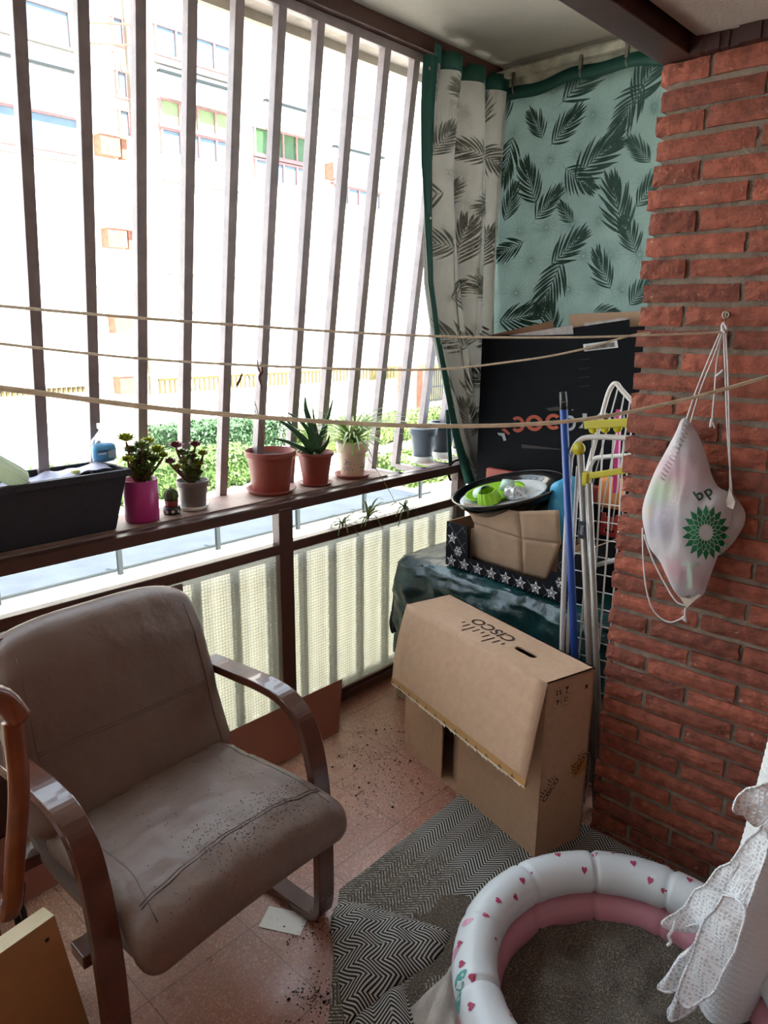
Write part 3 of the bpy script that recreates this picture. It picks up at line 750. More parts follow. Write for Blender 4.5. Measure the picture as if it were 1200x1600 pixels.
# ------------------------------------------------------------------ herringbone rug
def herring(name):
    mt = bpy.data.materials.new(name); mt.use_nodes = True; nt = mt.node_tree; b = nt.nodes['Principled BSDF']; b.inputs['Roughness'].default_value = .9
    uv = N(nt, 'ShaderNodeAttribute'); uv.attribute_name = 'cloth'; uv.attribute_type = 'GEOMETRY'
    sx = N(nt, 'ShaderNodeSeparateXYZ'); nt.links.new(uv.outputs['Vector'], sx.inputs[0])
    z = math_n(nt, 'PINGPONG', sx.outputs[0], 0.042)
    s_ = math_n(nt, 'ADD', sx.outputs[1], z)
    s_ = math_n(nt, 'ADD', s_, 10.0)
    fr = math_n(nt, 'MODULO', s_, 0.0125)
    st = math_n(nt, 'LESS_THAN', fr, 0.0062)
    yarn = math_n(nt, 'GREATER_THAN', noise_n(nt, 330, 2), 0.42)
    col = mix_rgb(nt, st, lin('0f1118'), lin('bdbab4'))
    # sand trodden in
    tc = N(nt, 'ShaderNodeTexCoord'); so = N(nt, 'ShaderNodeSeparateXYZ'); nt.links.new(tc.outputs['Object'], so.inputs[0])
    gd = ramp(nt, math_n(nt, 'ADD', noise_n(nt, 5.5, 5, .6), math_n(nt, 'MULTIPLY', sx.outputs[2], 0.35)), [(0.50, 0.0), (0.68, 1.0)])
    gr = ramp(nt, noise_n(nt, 170, 3, .7), [(0.40, 0.0), (0.56, 1.0)])
    sandc = mix_rgb(nt, noise_n(nt, 260, 2), lin('4a4238'), lin('7d7163'))
    col = mix_rgb(nt, math_n(nt, 'MULTIPLY', gd, gr), col, sandc)
    nt.links.new(col, b.inputs['Base Color'])
    bn = N(nt, 'ShaderNodeBump'); bn.inputs['Strength'].default_value = .6; bn.inputs['Distance'].default_value = .002
    nt.links.new(math_n(nt, 'ADD', st, noise_n(nt, 300, 2)), bn.inputs['Height']); nt.links.new(bn.outputs[0], b.inputs['Normal'])
    return mt
m_rug = herring('herringbone_weave')
def cloth_attr(ob, uvs):
    a = ob.data.attributes.new('cloth', 'FLOAT_VECTOR', 'POINT')
    for i, u in enumerate(uvs): a.data[i].vector = u
# world axes of the rug: long edge runs along y near x=-1.3
g = P('z', 0, 710, 1252); h_ = P('z', 0, 530, 1395)
ex = (h_ - g); ex.z = 0; ex.normalize(); ey = Vector((-ex.y, ex.x, 0))
if ey.x < 0: ey = -ey
def rug_pt(s_, t_, z=0.004): p = g + ex * s_ + ey * t_; return Vector((p.x, p.y, z))
mb = MB(); uvs = []
RL = (h_ - g).length
nu, nv = 60, 70
vs = []
for j in range(nv + 1):
    for i in range(nu + 1):
        s_ = -0.24 + (RL + 0.64) * i / nu; t_ = 1.0 * j / nv
        # folded corner removed: diagonal cut near the front-left corner
        lim = (s_ - RL) * 0.9
        if t_ < lim: t_ = lim + (t_ - lim) * 0.02
        p = rug_pt(s_, t_); p.z += 0.003 + 0.003 * noise.noise(p * 9)
        p.y = min(p.y, 1.958)
        vs.append(p); uvs.append((t_ * 1.0, s_, max(0, min(1, (s_ - .15) * 2.2))))
fs = [(j * (nu + 1) + i, j * (nu + 1) + i + 1, (j + 1) * (nu + 1) + i + 1, (j + 1) * (nu + 1) + i) for j in range(nv) for i in range(nu)]
mb.add(vs, fs, 0, True)
rug = mb.build('herringbone_rug', m_rug, solid=0.004); cloth_attr(rug, uvs)
tag(rug, 'black and white herringbone rug on the tiles under the cardboard box, dusted with sand', 'rug')
# folded-over corner pieces (parts of the rug)
def fold(name, px, z0, uvr, seed, hgt=.03):
    pts = [P('z', z0, *q) for q in px]; c = sum(pts, Vector()) / len(pts); mb = MB(); uv = []; K = 14; n = len(pts)
    out = smooth_path(pts + [pts[0]], 6)[:-1]; n = len(out); vs = [c + Vector((0, 0, hgt))]; 
    for k in range(1, K + 1):
        s_ = k / K
        for p in out:
            q = c + (p - c) * s_; q.z = z0 + hgt * (1 - s_ ** 3) + .007 * math.sin((q.x + q.y) * 48 + seed) * (1 - s_ ** 6); vs.append(q)
    fs = [(0, 1 + i, 1 + (i + 1) % n) for i in range(n)]
    for k in range(K - 1):
        for i in range(n): fs.append((1 + k * n + i, 1 + (k + 1) * n + i, 1 + (k + 1) * n + (i + 1) % n, 1 + k * n + (i + 1) % n))
    # rolled edge down to the floor
    o = len(vs); 
    for p in out: vs.append(Vector((p.x, p.y, 0.004)) + (c - p).normalized() * .006)
    for i in range(n): fs.append((1 + (K - 1) * n + i, o + i, o + (i + 1) % n, 1 + (K - 1) * n + (i + 1) % n))
    mb.add(vs, fs, 0, True); ob = mb.build(name, m_rug, rug); R2 = Matrix.Rotation(uvr, 3, 'Z')
    cloth_attr(ob, [tuple((R2 @ (v - c))[:2]) + (-.4,) for v in vs]); return ob
fold('folded_corner', [(534, 1406), (590, 1418), (650, 1437), (701, 1455), (696, 1478), (680, 1502), (642, 1525), (605, 1552), (560, 1588), (541, 1596), (531, 1545), (519, 1470), (518, 1430)], 0.012, math.radians(38), 1, .030)
fold('folded_end', [(598, 1552), (628, 1540), (640, 1568), (655, 1600), (650, 1640), (560, 1640), (548, 1600)], 0.010, math.radians(-50), 2, .022)

# sand spilt on rug and floor around the pool
m_sand = None
def sand_mat(name, a, b_, sc_=260):
    mt = bpy.data.materials.new(name); mt.use_nodes = True; nt = mt.node_tree; b = nt.nodes['Principled BSDF']; b.inputs['Roughness'].default_value = .95
    n1 = ramp(nt, noise_n(nt, sc_, 3, .8), [(0.30, lin(a)), (0.52, lin(b_)), (0.68, lin('a69a88'))])
    nt.links.new(n1, b.inputs['Base Color'])
    bn = N(nt, 'ShaderNodeBump'); bn.inputs['Strength'].default_value = 1; bn.inputs['Distance'].default_value = .003
    nt.links.new(noise_n(nt, 220, 4, .7), bn.inputs['Height']); nt.links.new(bn.outputs[0], b.inputs['Normal']); return mt
m_sand = sand_mat('grey_sand', '2f2a25', '5f564b')
def patch(px, z, name, label, seed, hgt):
    pts = [P('z', z, *q) for q in px]; c = sum(pts, Vector()) / len(pts); out = smooth_path(pts + [pts[0]], 6)[:-1]; n = len(out); K = 12; vs = [c + Vector((0, 0, hgt))]
    for k in range(1, K + 1):
        s_ = k / K
        for i, p in enumerate(out):
            q = c + (p - c) * s_ * (1 + (.06 * noise.noise(p * 25)) * s_); q.z = z + hgt * (1 - s_ ** 2) + (0.002 * noise.noise(q * 40)) * (1 - s_); vs.append(q)
    fs = [(0, 1 + i, 1 + (i + 1) % n) for i in range(n)]
    for k in range(K - 1):
        for i in range(n): fs.append((1 + k * n + i, 1 + (k + 1) * n + i, 1 + (k + 1) * n + (i + 1) % n, 1 + k * n + (i + 1) % n))
    return tag(MB().add(vs, fs, 0, True).build(name, m_sand), label, 'sand', kind='stuff')
patch([(640, 1420), (690, 1400), (735, 1395), (730, 1440), (712, 1500), (690, 1540), (640, 1580), (610, 1600), (622, 1560), (680, 1520), (702, 1470), (690, 1450)], .0085, 'spilt_sand', 'grey sand spilt on the rug between the folded corner and the pool', 1, .004)
# small debris
mb = MB(); rn = random.Random(9)
spots = [(640, 1150, 60, 40, 60), (575, 1180, 60, 25, 160), (620, 1230, 50, 40, 120), (470, 1450, 50, 40, 110), (490, 1560, 45, 40, 170), (570, 1140, 30, 15, 50), (560, 1250, 40, 50, 90)]
for px, py, sx_, sy_, n in spots:
    for _ in range(n):
        p = P('z', 0, rn.gauss(px, sx_ / 2), rn.gauss(py, sy_ / 2))
        if p.x < -2.0: continue
        s_ = rn.uniform(.0008, .0026) * (1 if rn.random() < .94 else 2.2)
        mb.lathe([(s_ * .3, 0), (s_, s_ * .4), (s_ * .5, s_ * .9)], (p.x, p.y, .0003), 5)
tag(mb.build('soil_crumbs', m_dirt), 'dark soil crumbs scattered over the floor tiles', 'soil', kind='stuff')
mb = MB()
for px, py in ((560, 1240), (655, 1240), (555, 1205), (620, 1192), (640, 1152), (624, 1092)):
    p = P('z', 0, px, py); a = rn.uniform(0, 3)
    mb.strip([p + Vector((0, 0, .001)), p + Vector((.01 * math.cos(a), .01 * math.sin(a), .006)), p + Vector((.022 * math.cos(a), .022 * math.sin(a), .002))], [.002, .007, .001])
tag(mb.build('dry_leaf_bits', M('dry_leaf', '54392a', .8)), 'dry leaf bits lying on the tiles by the cardboard box', 'leaves', kind='stuff')

# ------------------------------------------------------------------ cardboard box
m_card = M('cardboard', 'b8977c', 0.85, var=0.07, vs=40, bump=0.2, bs=200)
m_card2 = M('cardboard_inner', 'a88a70', 0.9, var=0.07, vs=40)
m_ink = M('dark_print', '3a2416', 0.8, var=0.1)
m_tape = M('brown_tape', 'a87a45', 0.35, var=0.1)
bx = thing('cardboard_box', 'tall open cardboard box with large front flap standing on the rug', 'box', (-1.28, 1.9, 0))
FL = Vector((-1.640, 1.893, 0)); FR = Vector((-0.944, 1.714, 0)); BR = Vector((-0.893, 1.901, 0)); BL = FL + (BR - FR); H = 0.60
Z = Vector((0, 0, H)); t_ = 0.006
eu = (FR - FL).normalized(); ev = (BR - FR).normalized(); W_ = (FR - FL).length; D_ = (BR - FR).length
def bp(u, v, z): return FL + eu * u + ev * v + Vector((0, 0, z))
def slab(u0, u1, v0, v1, z0, z1): return [bp(u0, v0, z0), bp(u1, v0, z0), bp(u1, v1, z0), bp(u0, v1, z0)], [bp(u0, v0, z1), bp(u1, v0, z1), bp(u1, v1, z1), bp(u0, v1, z1)]
mb = MB()
mb.hexa(*slab(0, W_, D_ - t_, D_, 0, H)); mb.hexa(*slab(0, t_, 0, D_, 0, H)); mb.hexa(*slab(W_ - t_, W_, 0, D_, 0, H)); mb.hexa(*slab(0, W_, 0, D_, 0, t_))
# top with a hand hole
hu0, hu1, hv0, hv1 = .485, .575, .075, .103
for a in ((0, hu0, 0, D_), (hu1, W_, 0, D_), (hu0, hu1, 0, hv0), (hu0, hu1, hv1, D_)): mb.hexa(*slab(*a, H - t_, H))
for uc in (hu0, hu1):   # rounded hole ends
    for k in range(6):
        t0, t1 = PI * k / 6 - PI / 2, PI * (k + 1) / 6 - PI / 2; sg = 1 if uc == hu1 else -1; r = (hv1 - hv0) / 2; vc = (hv0 + hv1) / 2
        cu = uc - sg * r
        q = [bp(cu + sg * r * math.cos(t0), vc + r * math.sin(t0), H), bp(cu + sg * r * math.cos(t1), vc + r * math.sin(t1), H), bp(uc, vc + r * math.sin(t1), H), bp(uc, vc + r * math.sin(t0), H)]
        mb.hexa([p - Vector((0, 0, t_)) for p in q], q)
body = mb.build('body', m_card, bx)
MB().hexa(*slab(hu0 - .05, hu1 + .05, .02, D_ - .02, H - .08, H - .079)).build('shade_sheet', m_black, body)  # black sheet below the hand hole, stands in for the shade inside
# lower front: two inner flaps with a gap
MB().hexa(*slab(0.0, .235, -.002, .004, 0.0, .56)).build('front_flap', m_card, bx)
MB().hexa(*slab(.33, W_, -.004, .004, 0.0, .57)).build('front_flap', m_card, bx)
a, b = slab(.24, .33, .0, .006, 0, .55)
a = [bp(.235, .05, .002), bp(.335, .003, .002), bp(.335, .008, .002), bp(.235, .055, .002)]; b = [p + Vector((0, 0, .55)) for p in a]
MB().hexa(a, b).build('front_flap', m_card2, bx)
# big flap hanging from the top front edge, swinging out
c0, c1 = bp(0, 0, H), bp(W_, 0, H)
q0 = P('y', 1.802, 613, 1066); q1 = P('y', 1.560, 821, 1230); q1m = q1
nrm = (c1 - c0).cross(q0 - c0).normalized()
if nrm.y > 0: nrm = -nrm
qf = [c0, c1, q1, q0]; th = -nrm * .005
mb = MB()
def flapp(u, v): a = c0.lerp(c1, u); b = q0.lerp(q1, u); return a.lerp(b, v) + nrm * (.012 * math.sin(PI * v) * (1 - .6 * u)) 
mb.grid(flapp, 16, 12); fl = mb.build('large_flap', m_card, bx, solid=.005)
mb = MB()
mb.grid(lambda u, v: flapp(u, .93 + .07 * v) + nrm * .004, 16, 2)
rn = random.Random(2)
mb.add([flapp(.42, .02) + nrm * .0035, flapp(.424, .02) + nrm * .0035, flapp(.424, .93) + nrm * .0035, flapp(.42, .93) + nrm * .0035], [(0, 1, 2, 3)], 1)
for k in range(26):
    u = (k + rn.random() * .5) / 26
    if k % 2 == 0:
        for s_ in range(6):
            uu = u + .012 * (s_ - 3) / 3; hgt = (.25, .5, .8, .5, .25, .4)[s_]
            a = flapp(uu, 1 - .05 * hgt) + nrm * .0052; b = flapp(uu + .0025, 1 - .05 * hgt) + nrm * .0052
            mb.add([a, b, flapp(uu + .0025, .995) + nrm * .0052, flapp(uu, .995) + nrm * .0052], [(0, 1, 2, 3)], 2)
e = len(mb.v)
for k in range(40):
    u = k / 40; a = flapp(u, 1) + nrm * .004; b = flapp(u + .025, 1) + nrm * .004; dn = (q0 - c0).normalized() * (.008 * rn.random() + .003)
    mb.add([a, b, b + dn, a + dn * .4], [(0, 1, 2, 3)], 3)
mb.build('torn_tape', [m_tape, m_card2, m_ink, M('torn_paper', 'cdbfae', .9)], fl)
# printing: bars and name on the top, seen upside down from the room
def cisco(s_):
    polys = [], []
    def addr(x0, y0, x1, y1):
        o = len(polys[0]); r = (x1 - x0) / 2; n = 5; ring = []
        for k in range(n + 1): t = PI * k / n; ring.append(((x0 + x1) / 2 + r * math.cos(t), y1 - r + r * math.sin(t)))
        for k in range(n + 1): t = PI + PI * k / n; ring.append(((x0 + x1) / 2 + r * math.cos(t), y0 + r + r * math.sin(t)))
        polys[0].extend(ring); polys[1].append(tuple(o + i for i in range(len(ring))))
    hs = [.16, .30, .52, .30, .16, .30, .52, .30, .16]
    for k, hh in enumerate(hs):
        xc = (k - 4) * .26 * s_; base = .32 * s_
        up_ = hh if k not in () else hh
        addr(xc - .035 * s_, base, xc + .035 * s_, base + up_ * s_ * 1.15)
    tv, tf = text_polys('CISCO', .62 * s_)
    o = len(polys[0]); polys[0].extend([(x * 1.15, y + -.06 * s_) for x, y in tv]); polys[1].extend([tuple(i + o for i in f) for f in tf]); return polys
for sz, o_, u_, v_, rot_, lf in ((.098, bp(.345, .108, H), -eu, -ev, 0, .0012), (.040, bp(W_, .040, .235), ev, UZ, .85, .001), (.036, bp(W_, .162, .285), ev, UZ, .95, .0016)):
    mb = MB(); decal(mb, cisco(sz), o_, u_, v_, 0, rot=rot_, lift=lf); mb.build('printed_logo', m_ink, body)
mb = MB(); decal(mb, rect_poly(-.03, -.028, .03, .028), bp(W_, .157, .275), ev, (0, 0, 1), 0, rot=.3, lift=.001); mb.build('tape_patch', m_tape, body)
mb = MB(); oz = Vector((0, 0, 1))
def sym(u, z, kind, s_=.0125):
    o = bp(W_, u, z)
    def rp(*a, rot=0): decal(mb, rect_poly(*[x * s_ for x in a]), o, ev, oz, 0, rot)
    if kind == 0: [rp(-.9, .5, .9, .7), rp(-.7, -.1, -.4, .5), rp(.4, -.1, .7, .5)]; decal(mb, ([(-.9 * s_, -.1 * s_), (-.2 * s_, -.1 * s_), (-.55 * s_, -.8 * s_)], [(0, 2, 1)]), o, ev, oz, 0); decal(mb, ([(.9 * s_, -.1 * s_), (.2 * s_, -.1 * s_), (.55 * s_, -.8 * s_)], [(0, 1, 2)]), o, ev, oz, 0)
    if kind == 1: decal(mb, ([(-.9 * s_, .1 * s_), (-.2 * s_, .8 * s_), (.5 * s_, .1 * s_)], [(0, 2, 1)]), o, ev, oz, 0); rp(-.35, -.8, -.05, .1); rp(.7, -.7, .9, .7)
    if kind == 2: decal(mb, ([(-.7 * s_, .8 * s_), (.7 * s_, .8 * s_), (.1 * s_, 0), (-.1 * s_, 0)], [(0, 3, 2, 1)]), o, ev, oz, 0); rp(-.1, -.7, .1, .1); rp(-.6, -.85, .6, -.65)
    if kind == 3: rp(-.7, -.6, -.45, .6); rp(-.6, .4, .1, .6); rp(-.6, -.6, .1, -.4); rp(.3, -.6, .5, .6)
for u, z, k in ((.045, .558, 0), (.078, .560, 2), (.045, .528, 1), (.078, .530, 3)): sym(u, z, k)
for r in ((.027, .5435, .095, .5445), (.027, .511, .095, .512), (.027, .575, .095, .576)): decal(mb, rect_poly(-.034, -.0004, .034, .0004), bp(W_, (r[0] + r[2]) / 2, r[1]), ev, oz, 0)
for u in (.027, .061, .095): decal(mb, rect_poly(-.0004, -.0325, .0004, .0325), bp(W_, u, .5435), ev, oz, 0)
decal(mb, rect_poly(-.006, -.006, .006, .006), bp(W_, .160, .548), ev, oz, 0)
mb.build('handling_symbols', m_ink, body)

# ------------------------------------------------------------------ paddling pool filled with sand
PC = Vector((-0.480, 1.332, 0)); PR = 0.342
def pool_mat():
    return M('glossy_white_vinyl', 'dfe6ea', 0.3, var=0.03, spec=.5, translucent=.12)
m_vw = pool_mat(); m_vp = M('pink_vinyl', 'c98a97', 0.3, var=.05, translucent=.1)
m_heart = M('pink_heart_print', 'b23f66', 0.4); m_teal = M('teal_print', '4f9f9b', 0.4); m_ppink = M('soft_pink_print', 'd79bb4', 0.4)
pool = thing('paddling_pool', 'small inflatable pool with white heart-printed ring over a pink ring', 'paddling pool', (PC.x, PC.y, 0))
def ring_pt(R, r, zc, a, t, seg=14):
    ca = (a / (2 * PI) * seg) % 1.0
    pin = 1 - 0.16 * math.exp(-((min(ca, 1 - ca)) / .028) ** 2)
    rr = r * pin * (1 + .018 * noise.noise(Vector((math.cos(a) * 14, math.sin(a) * 14, t * 2))) + .012 * noise.noise(Vector((math.cos(a) * 46, math.sin(a) * 46, t))))
    d = Vector((math.cos(a), math.sin(a), 0)); return PC + d * (R + rr * math.cos(t)) + Vector((0, 0, zc + rr * math.sin(t)))
def ring(name, R, r, zc, mat, seg):
    mb = MB(); nu, nv = 280, 22
    vs = [ring_pt(R, r, zc, 2 * PI * i / nu, 2 * PI * j / nv, seg) for i in range(nu) for j in range(nv)]
    fs = [(i * nv + j, ((i + 1) % nu) * nv + j, ((i + 1) % nu) * nv + (j + 1) % nv, i * nv + (j + 1) % nv) for i in range(nu) for j in range(nv)]
    return mb.add(vs, fs, 0, True), mat
SEG = 11
mb, _ = ring('u', PR, .052, .180, m_vw, SEG)
# printed hearts, drops
def heart(s_):
    pts = []
    for k in range(20):
        t = 2 * PI * k / 20; pts.append((s_ * .055 * 16 * math.sin(t) ** 3, s_ * .075 * (13 * math.cos(t) - 5 * math.cos(2 * t) - 2 * math.cos(3 * t) - math.cos(4 * t))))
    return [(0, .2 * s_)] + pts, [(0, 1 + i, 1 + (i + 1) % 20) for i in range(20)]
def on_ring(poly, a, t, rot, mi, R=PR, r=.0527, zc=.180, sg=1):
    vs, fs = poly; c, s_ = math.cos(rot), math.sin(rot)
    out = [ring_pt(R, r, zc, a + (x * c - y * s_) / R, t + (x * s_ + y * c) / r, SEG) for x, y in vs]
    mb.add(out, [f[::-1] for f in fs], mi)
rn = random.Random(12)
for k in range(44):
    a = 2 * PI * k / 44 + rn.uniform(-.04, .04)
    on_ring(heart(.0092 if k % 5 else .005), a, rn.choice((1.35, 1.9, 2.5, .8)) + rn.uniform(-.15, .15), PI + rn.uniform(-.4, .4), 1)
for a, t, mi, s_ in ((3.55, 1.0, 3, .014), (3.75, .5, 3, .018), (3.95, .7, 2, .020), (4.05, .25, 2, .018), (3.35, .4, 3, .012), (4.3, .5, 3, .02), (3.0, .3, 2, .012)):
    drop = [(0, 0)] + [(s_ * .6 * math.cos(q * PI / 6) * (1 - .4 * math.sin(q * PI / 6)), s_ * 1.2 * math.sin(q * PI / 6)) for q in range(12)]
    on_ring((drop, [(0, 1 + i, 1 + (i + 1) % 12) for i in range(12)]), a, t, .4, mi)
mb.build('white_ring', [m_vw, m_heart, m_teal, m_ppink], pool)
mb2, _ = ring('l', PR - .012, .050, .088, m_vp, SEG); mb2.build('pink_ring', m_vp, pool)
MB().lathe([(PR, .002), (PR, .02), (.01, .02)], PC, 48).build('pool_floor', m_vw, pool)
def sandf(u, v):
    r = (PR - .03) * u; a = 2 * PI * v; p = PC + Vector((r * math.cos(a), r * math.sin(a), 0))
    z = .062 + .036 * noise.noise(Vector((p.x * 7.5, p.y * 6.5, 2))) + .018 * noise.noise(Vector((p.x * 17, p.y * 15, 5))) + .002 * noise.noise(p * 60) + .022 * (u ** 3)
    return Vector((p.x, p.y, z))
tag(MB().grid(sandf, 60, 110).build('sand', m_sand), 'grey sand heaped inside the paddling pool', 'sand', kind='stuff')

# white cloth between rug and pool
m_cloth = M('white_towel', 'b9b3ac', 0.95, var=.25, vs=20, bump=.8, bs=180)
pts = [P('z', .015, *q) for q in ((640, 1575), (668, 1548), (700, 1518), (712, 1500), (716, 1560), (722, 1640), (660, 1660), (645, 1600))]
c = sum(pts, Vector()) / len(pts); out = smooth_path(pts + [pts[0]], 5)[:-1]; n = len(out); vs = [c + Vector((0, 0, .02))]; K = 10
for k in range(1, K + 1):
    for p in out:
        q = c + (p - c) * k / K; q.z = .010 + .022 * (1 - (k / K) ** 3) + .010 * abs(math.sin((q.x * 0.9 + q.y * .35) * 75)) * (1 - (k / K) ** 4); vs.append(q)
fs = [(0, 1 + i, 1 + (i + 1) % n) for i in range(n)] + [(1 + k * n + i, 1 + (k + 1) * n + i, 1 + (k + 1) * n + (i + 1) % n, 1 + k * n + (i + 1) % n) for k in range(K - 1) for i in range(n)]
tag(MB().add(vs, fs, 0, True).build('crumpled_cloth', m_cloth, solid=.003), 'off-white crumpled cloth on the floor beside the pool', 'cloth')

# ------------------------------------------------------------------ roll of netted packing foam
def net_mat():
    mt = bpy.data.materials.new('honeycomb_netting'); mt.use_nodes = True; nt = mt.node_tree; b = nt.nodes['Principled BSDF']
    b.inputs['Base Color'].default_value = (.90, .93, .97, 1); b.inputs['Roughness'].default_value = .6
    tc = N(nt, 'ShaderNodeTexCoord'); v = N(nt, 'ShaderNodeTexVoronoi'); v.feature = 'DISTANCE_TO_EDGE'; v.inputs['Scale'].default_value = 105; v.inputs['Randomness'].default_value = .35
    nt.links.new(tc.outputs['Object'], v.inputs['Vector'])
    a = ramp(nt, v.outputs[0], [(0.12, 1.0), (0.24, 0.62)]); nt.links.new(a, b.inputs['Alpha'])
    bn = N(nt, 'ShaderNodeBump'); bn.inputs['Strength'].default_value = 1; bn.inputs['Distance'].default_value = .004; bn.invert = True; nt.links.new(v.outputs[0], bn.inputs['Height']); nt.links.new(bn.outputs[0], b.inputs['Normal']); return mt
m_net = net_mat()
m_foam = M('white_foam_wrap', 'f2f4f7', 0.6, var=.03, bump=1.0, bs=170, translucent=.1)
fr = thing('foam_roll', 'tall leaning roll of white netted packing foam standing in the sand', 'packing roll', (-0.335, 1.515, .05))
B0 = Vector((-0.33, 1.53, .05)); B1 = Vector((-.25, 1.62, .90)); ax = (B1 - B0)
def rollp(u, v):
    q = ax.normalized().to_track_quat('Z', 'Y').to_matrix(); t = 2 * PI * u
    r = (.053 + .028 * v) * (1 + .05 * noise.noise(Vector((math.cos(t), math.sin(t), v * 4)))) + .0012 * math.sin(v * 330)
    return B0 + ax * v + q @ Vector((r * math.cos(t), r * math.sin(t), 0))
mb = MB().grid(rollp, 44, 160)
cb = B0 + Vector((0, 0, 0)); bot = [rollp(k / 44, 0) for k in range(44)]; mb.add([cb] + bot, [(0, 1 + (k + 1) % 44, 1 + k) for k in range(44)], 0)
mb.build('roll', m_foam, fr)
def sheet(name, px, ys, amp, seed):
    pts = [P('y', y, *q) for q, y in zip(px, ys)]; c = sum(pts, Vector()) / len(pts); out = smooth_path(pts + [pts[0]], 5)[:-1]; n = len(out); K = 12; vs = [c]
    for k in range(1, K + 1):
        for i, p in enumerate(out):
            q = c + (p - c) * (k / K); q += Vector((.3, -1, 0)) * amp * math.sin(q.x * 60 + q.z * 45 + seed) + Vector((0, 0, .004 * noise.noise(q * 60) * (k == K))); vs.append(q)
    fs = [(0, 1 + i, 1 + (i + 1) % n) for i in range(n)] + [(1 + k * n + i, 1 + (k + 1) * n + i, 1 + (k + 1) * n + (i + 1) % n, 1 + k * n + (i + 1) % n) for k in range(K - 1) for i in range(n)]
    mb = MB().add(vs, fs, 0, True); mb.tube([p + Vector((0, -.001, 0)) for p in [vs[1 + (K - 1) * n + i] for i in range(n)]], .0028, 5, closed=True)
    return mb.build(name, m_net, fr)
yb = 1.46
sheet('loose_netting', [(1192, 1285), (1150, 1335), (1112, 1370), (1088, 1392), (1070, 1415), (1036, 1436), (1050, 1448), (1090, 1450), (1080, 1478), (1050, 1512), (1028, 1545), (1062, 1546), (1045, 1575), (1048, 1594), (1070, 1582), (1100, 1562), (1130, 1490), (1175, 1400), (1200, 1320)], [1.52, 1.5, 1.49, 1.48, 1.47, 1.40, 1.42, 1.45, 1.46, 1.43, 1.40, 1.42, 1.40, 1.39, 1.42, 1.43, 1.44, 1.46, 1.5], .008, 1)
sheet('loose_netting', [(1200, 1222), (1168, 1232), (1146, 1262), (1163, 1275), (1182, 1292), (1205, 1270), (1215, 1240)], [1.5, 1.49, 1.47, 1.48, 1.5, 1.5, 1.5], .006, 3)
sheet('loose_netting', [(1130, 1400), (1095, 1450), (1080, 1500), (1060, 1545), (1075, 1570), (1110, 1555), (1150, 1480), (1165, 1420)], [1.445, 1.435, 1.42, 1.405, 1.40, 1.41, 1.42, 1.43], .007, 5)
mb = MB().tube(smooth_path([P('y', 1.40, *q) for q in ((1055, 1440), (1052, 1452), (1045, 1462), (1048, 1472), (1043, 1477))], 4), .0035, 6); mb.build('twisted_tail', m_net, fr)
# ------------------------------------------------------------------ curtains
def fabric(name, col, tl, var=.12):
    return M(name, col, .85, var=var, vs=5, bump=.25, bs=220, translucent=tl)
m_cf = fabric('printed_fabric_grey', '918f8a', .20); m_cg = fabric('printed_fabric_green', '7a8e86', .11)
m_lf = M('leaf_print_dark', '6c6f68', .85, var=.3, vs=30); m_lg = M('leaf_print_green', '335048', .85, var=.3, vs=30)
m_star = M('faint_star_print', '9c9c94', .9); m_starg = M('faint_star_print_green', '66857c', .9)
m_hem = M('dark_green_hem', '0f4a40', .6, var=.15)
CY0, CY1 = 2.34, 2.885
import bisect
EDGE = [(2.575, 2.375), (2.40, 2.35), (2.2, 2.335), (1.95, 2.345), (1.76, 2.365), (1.55, 2.425), (1.35, 2.510), (1.1, 2.62), (0.88, 2.735)]
def left_edge(z):
    for (z0, y0), (z1, y1) in zip(EDGE, EDGE[1:]):
        if z >= z1: return y0 + (y1 - y0) * (z0 - z) / (z0 - z1)
    return EDGE[-1][1]
def cur(u, v, lift=0.0):
    z = 2.575 - 1.70 * v; y0 = left_edge(z); y = y0 + (2.885 - y0) * u
    # three deep folds: stepped profile
    k = u * 3.0; f_ = k % 1.0; st = math.floor(min(k, 2.999))
    ph = 0.10 * math.sin(v * 5 + st)
    x = -2.005 + .045 * math.cos((f_ + ph) * 2 * PI) * (0.65 + .5 * v) + .012 * math.sin(v * 6 + u * 9) - .02 * st * .4
    y += .022 * math.sin((f_ + ph) * 2 * PI) * (1 + v)
    return Vector((x + lift, y, z))
cu = thing('curtain', 'gathered grey outdoor curtain with palm leaf print at the end of the bars', 'curtain', (-2.0, 2.6, 2.57))
mb = MB().grid(lambda u, v: cur(u, v), 110, 90)
rn = random.Random(21)
def put_leaf(mb, S, u0, v0, L, rot, seed, mi, wu, wv, mi2=None, spread=1.0):
    vs, fs = palm_leaf(L, seed, 10, spread); c, s_ = math.cos(rot), math.sin(rot)
    pts = []
    for x, y in vs:
        X, Y = x * c - (y - L / 2) * s_, x * s_ + (y - L / 2) * c
        pts.append((u0 + X / wu, v0 - Y / wv))
    keep = [f for f in fs if all(.0 < pts[i][0] < 1 and .0 < pts[i][1] < 1 for i in f)]
    mb.add([S(min(max(a, 0), 1), min(max(b, 0), 1)) for a, b in pts], keep, mi)
def put_star(mb, S, u0, v0, r, mi, wu, wv):
    for k in range(16):
        a = 2 * PI * k / 16; ca, sa = math.cos(a), math.sin(a); w_ = .0012
        q = [(ca * r * .1 - sa * w_, sa * r * .1 + ca * w_), (ca * r * .1 + sa * w_, sa * r * .1 - ca * w_), (ca * r, sa * r)]
        pp = [(u0 + x / wu, v0 - y / wv) for x, y in q]
        if all(0 < a_ < 1 and 0 < b_ < 1 for a_, b_ in pp): mb.add([S(*p) for p in pp], [(0, 1, 2)], mi)
SL = lambda u, v: cur(u, v, .0022)
WU, WV = 0.62, 1.70
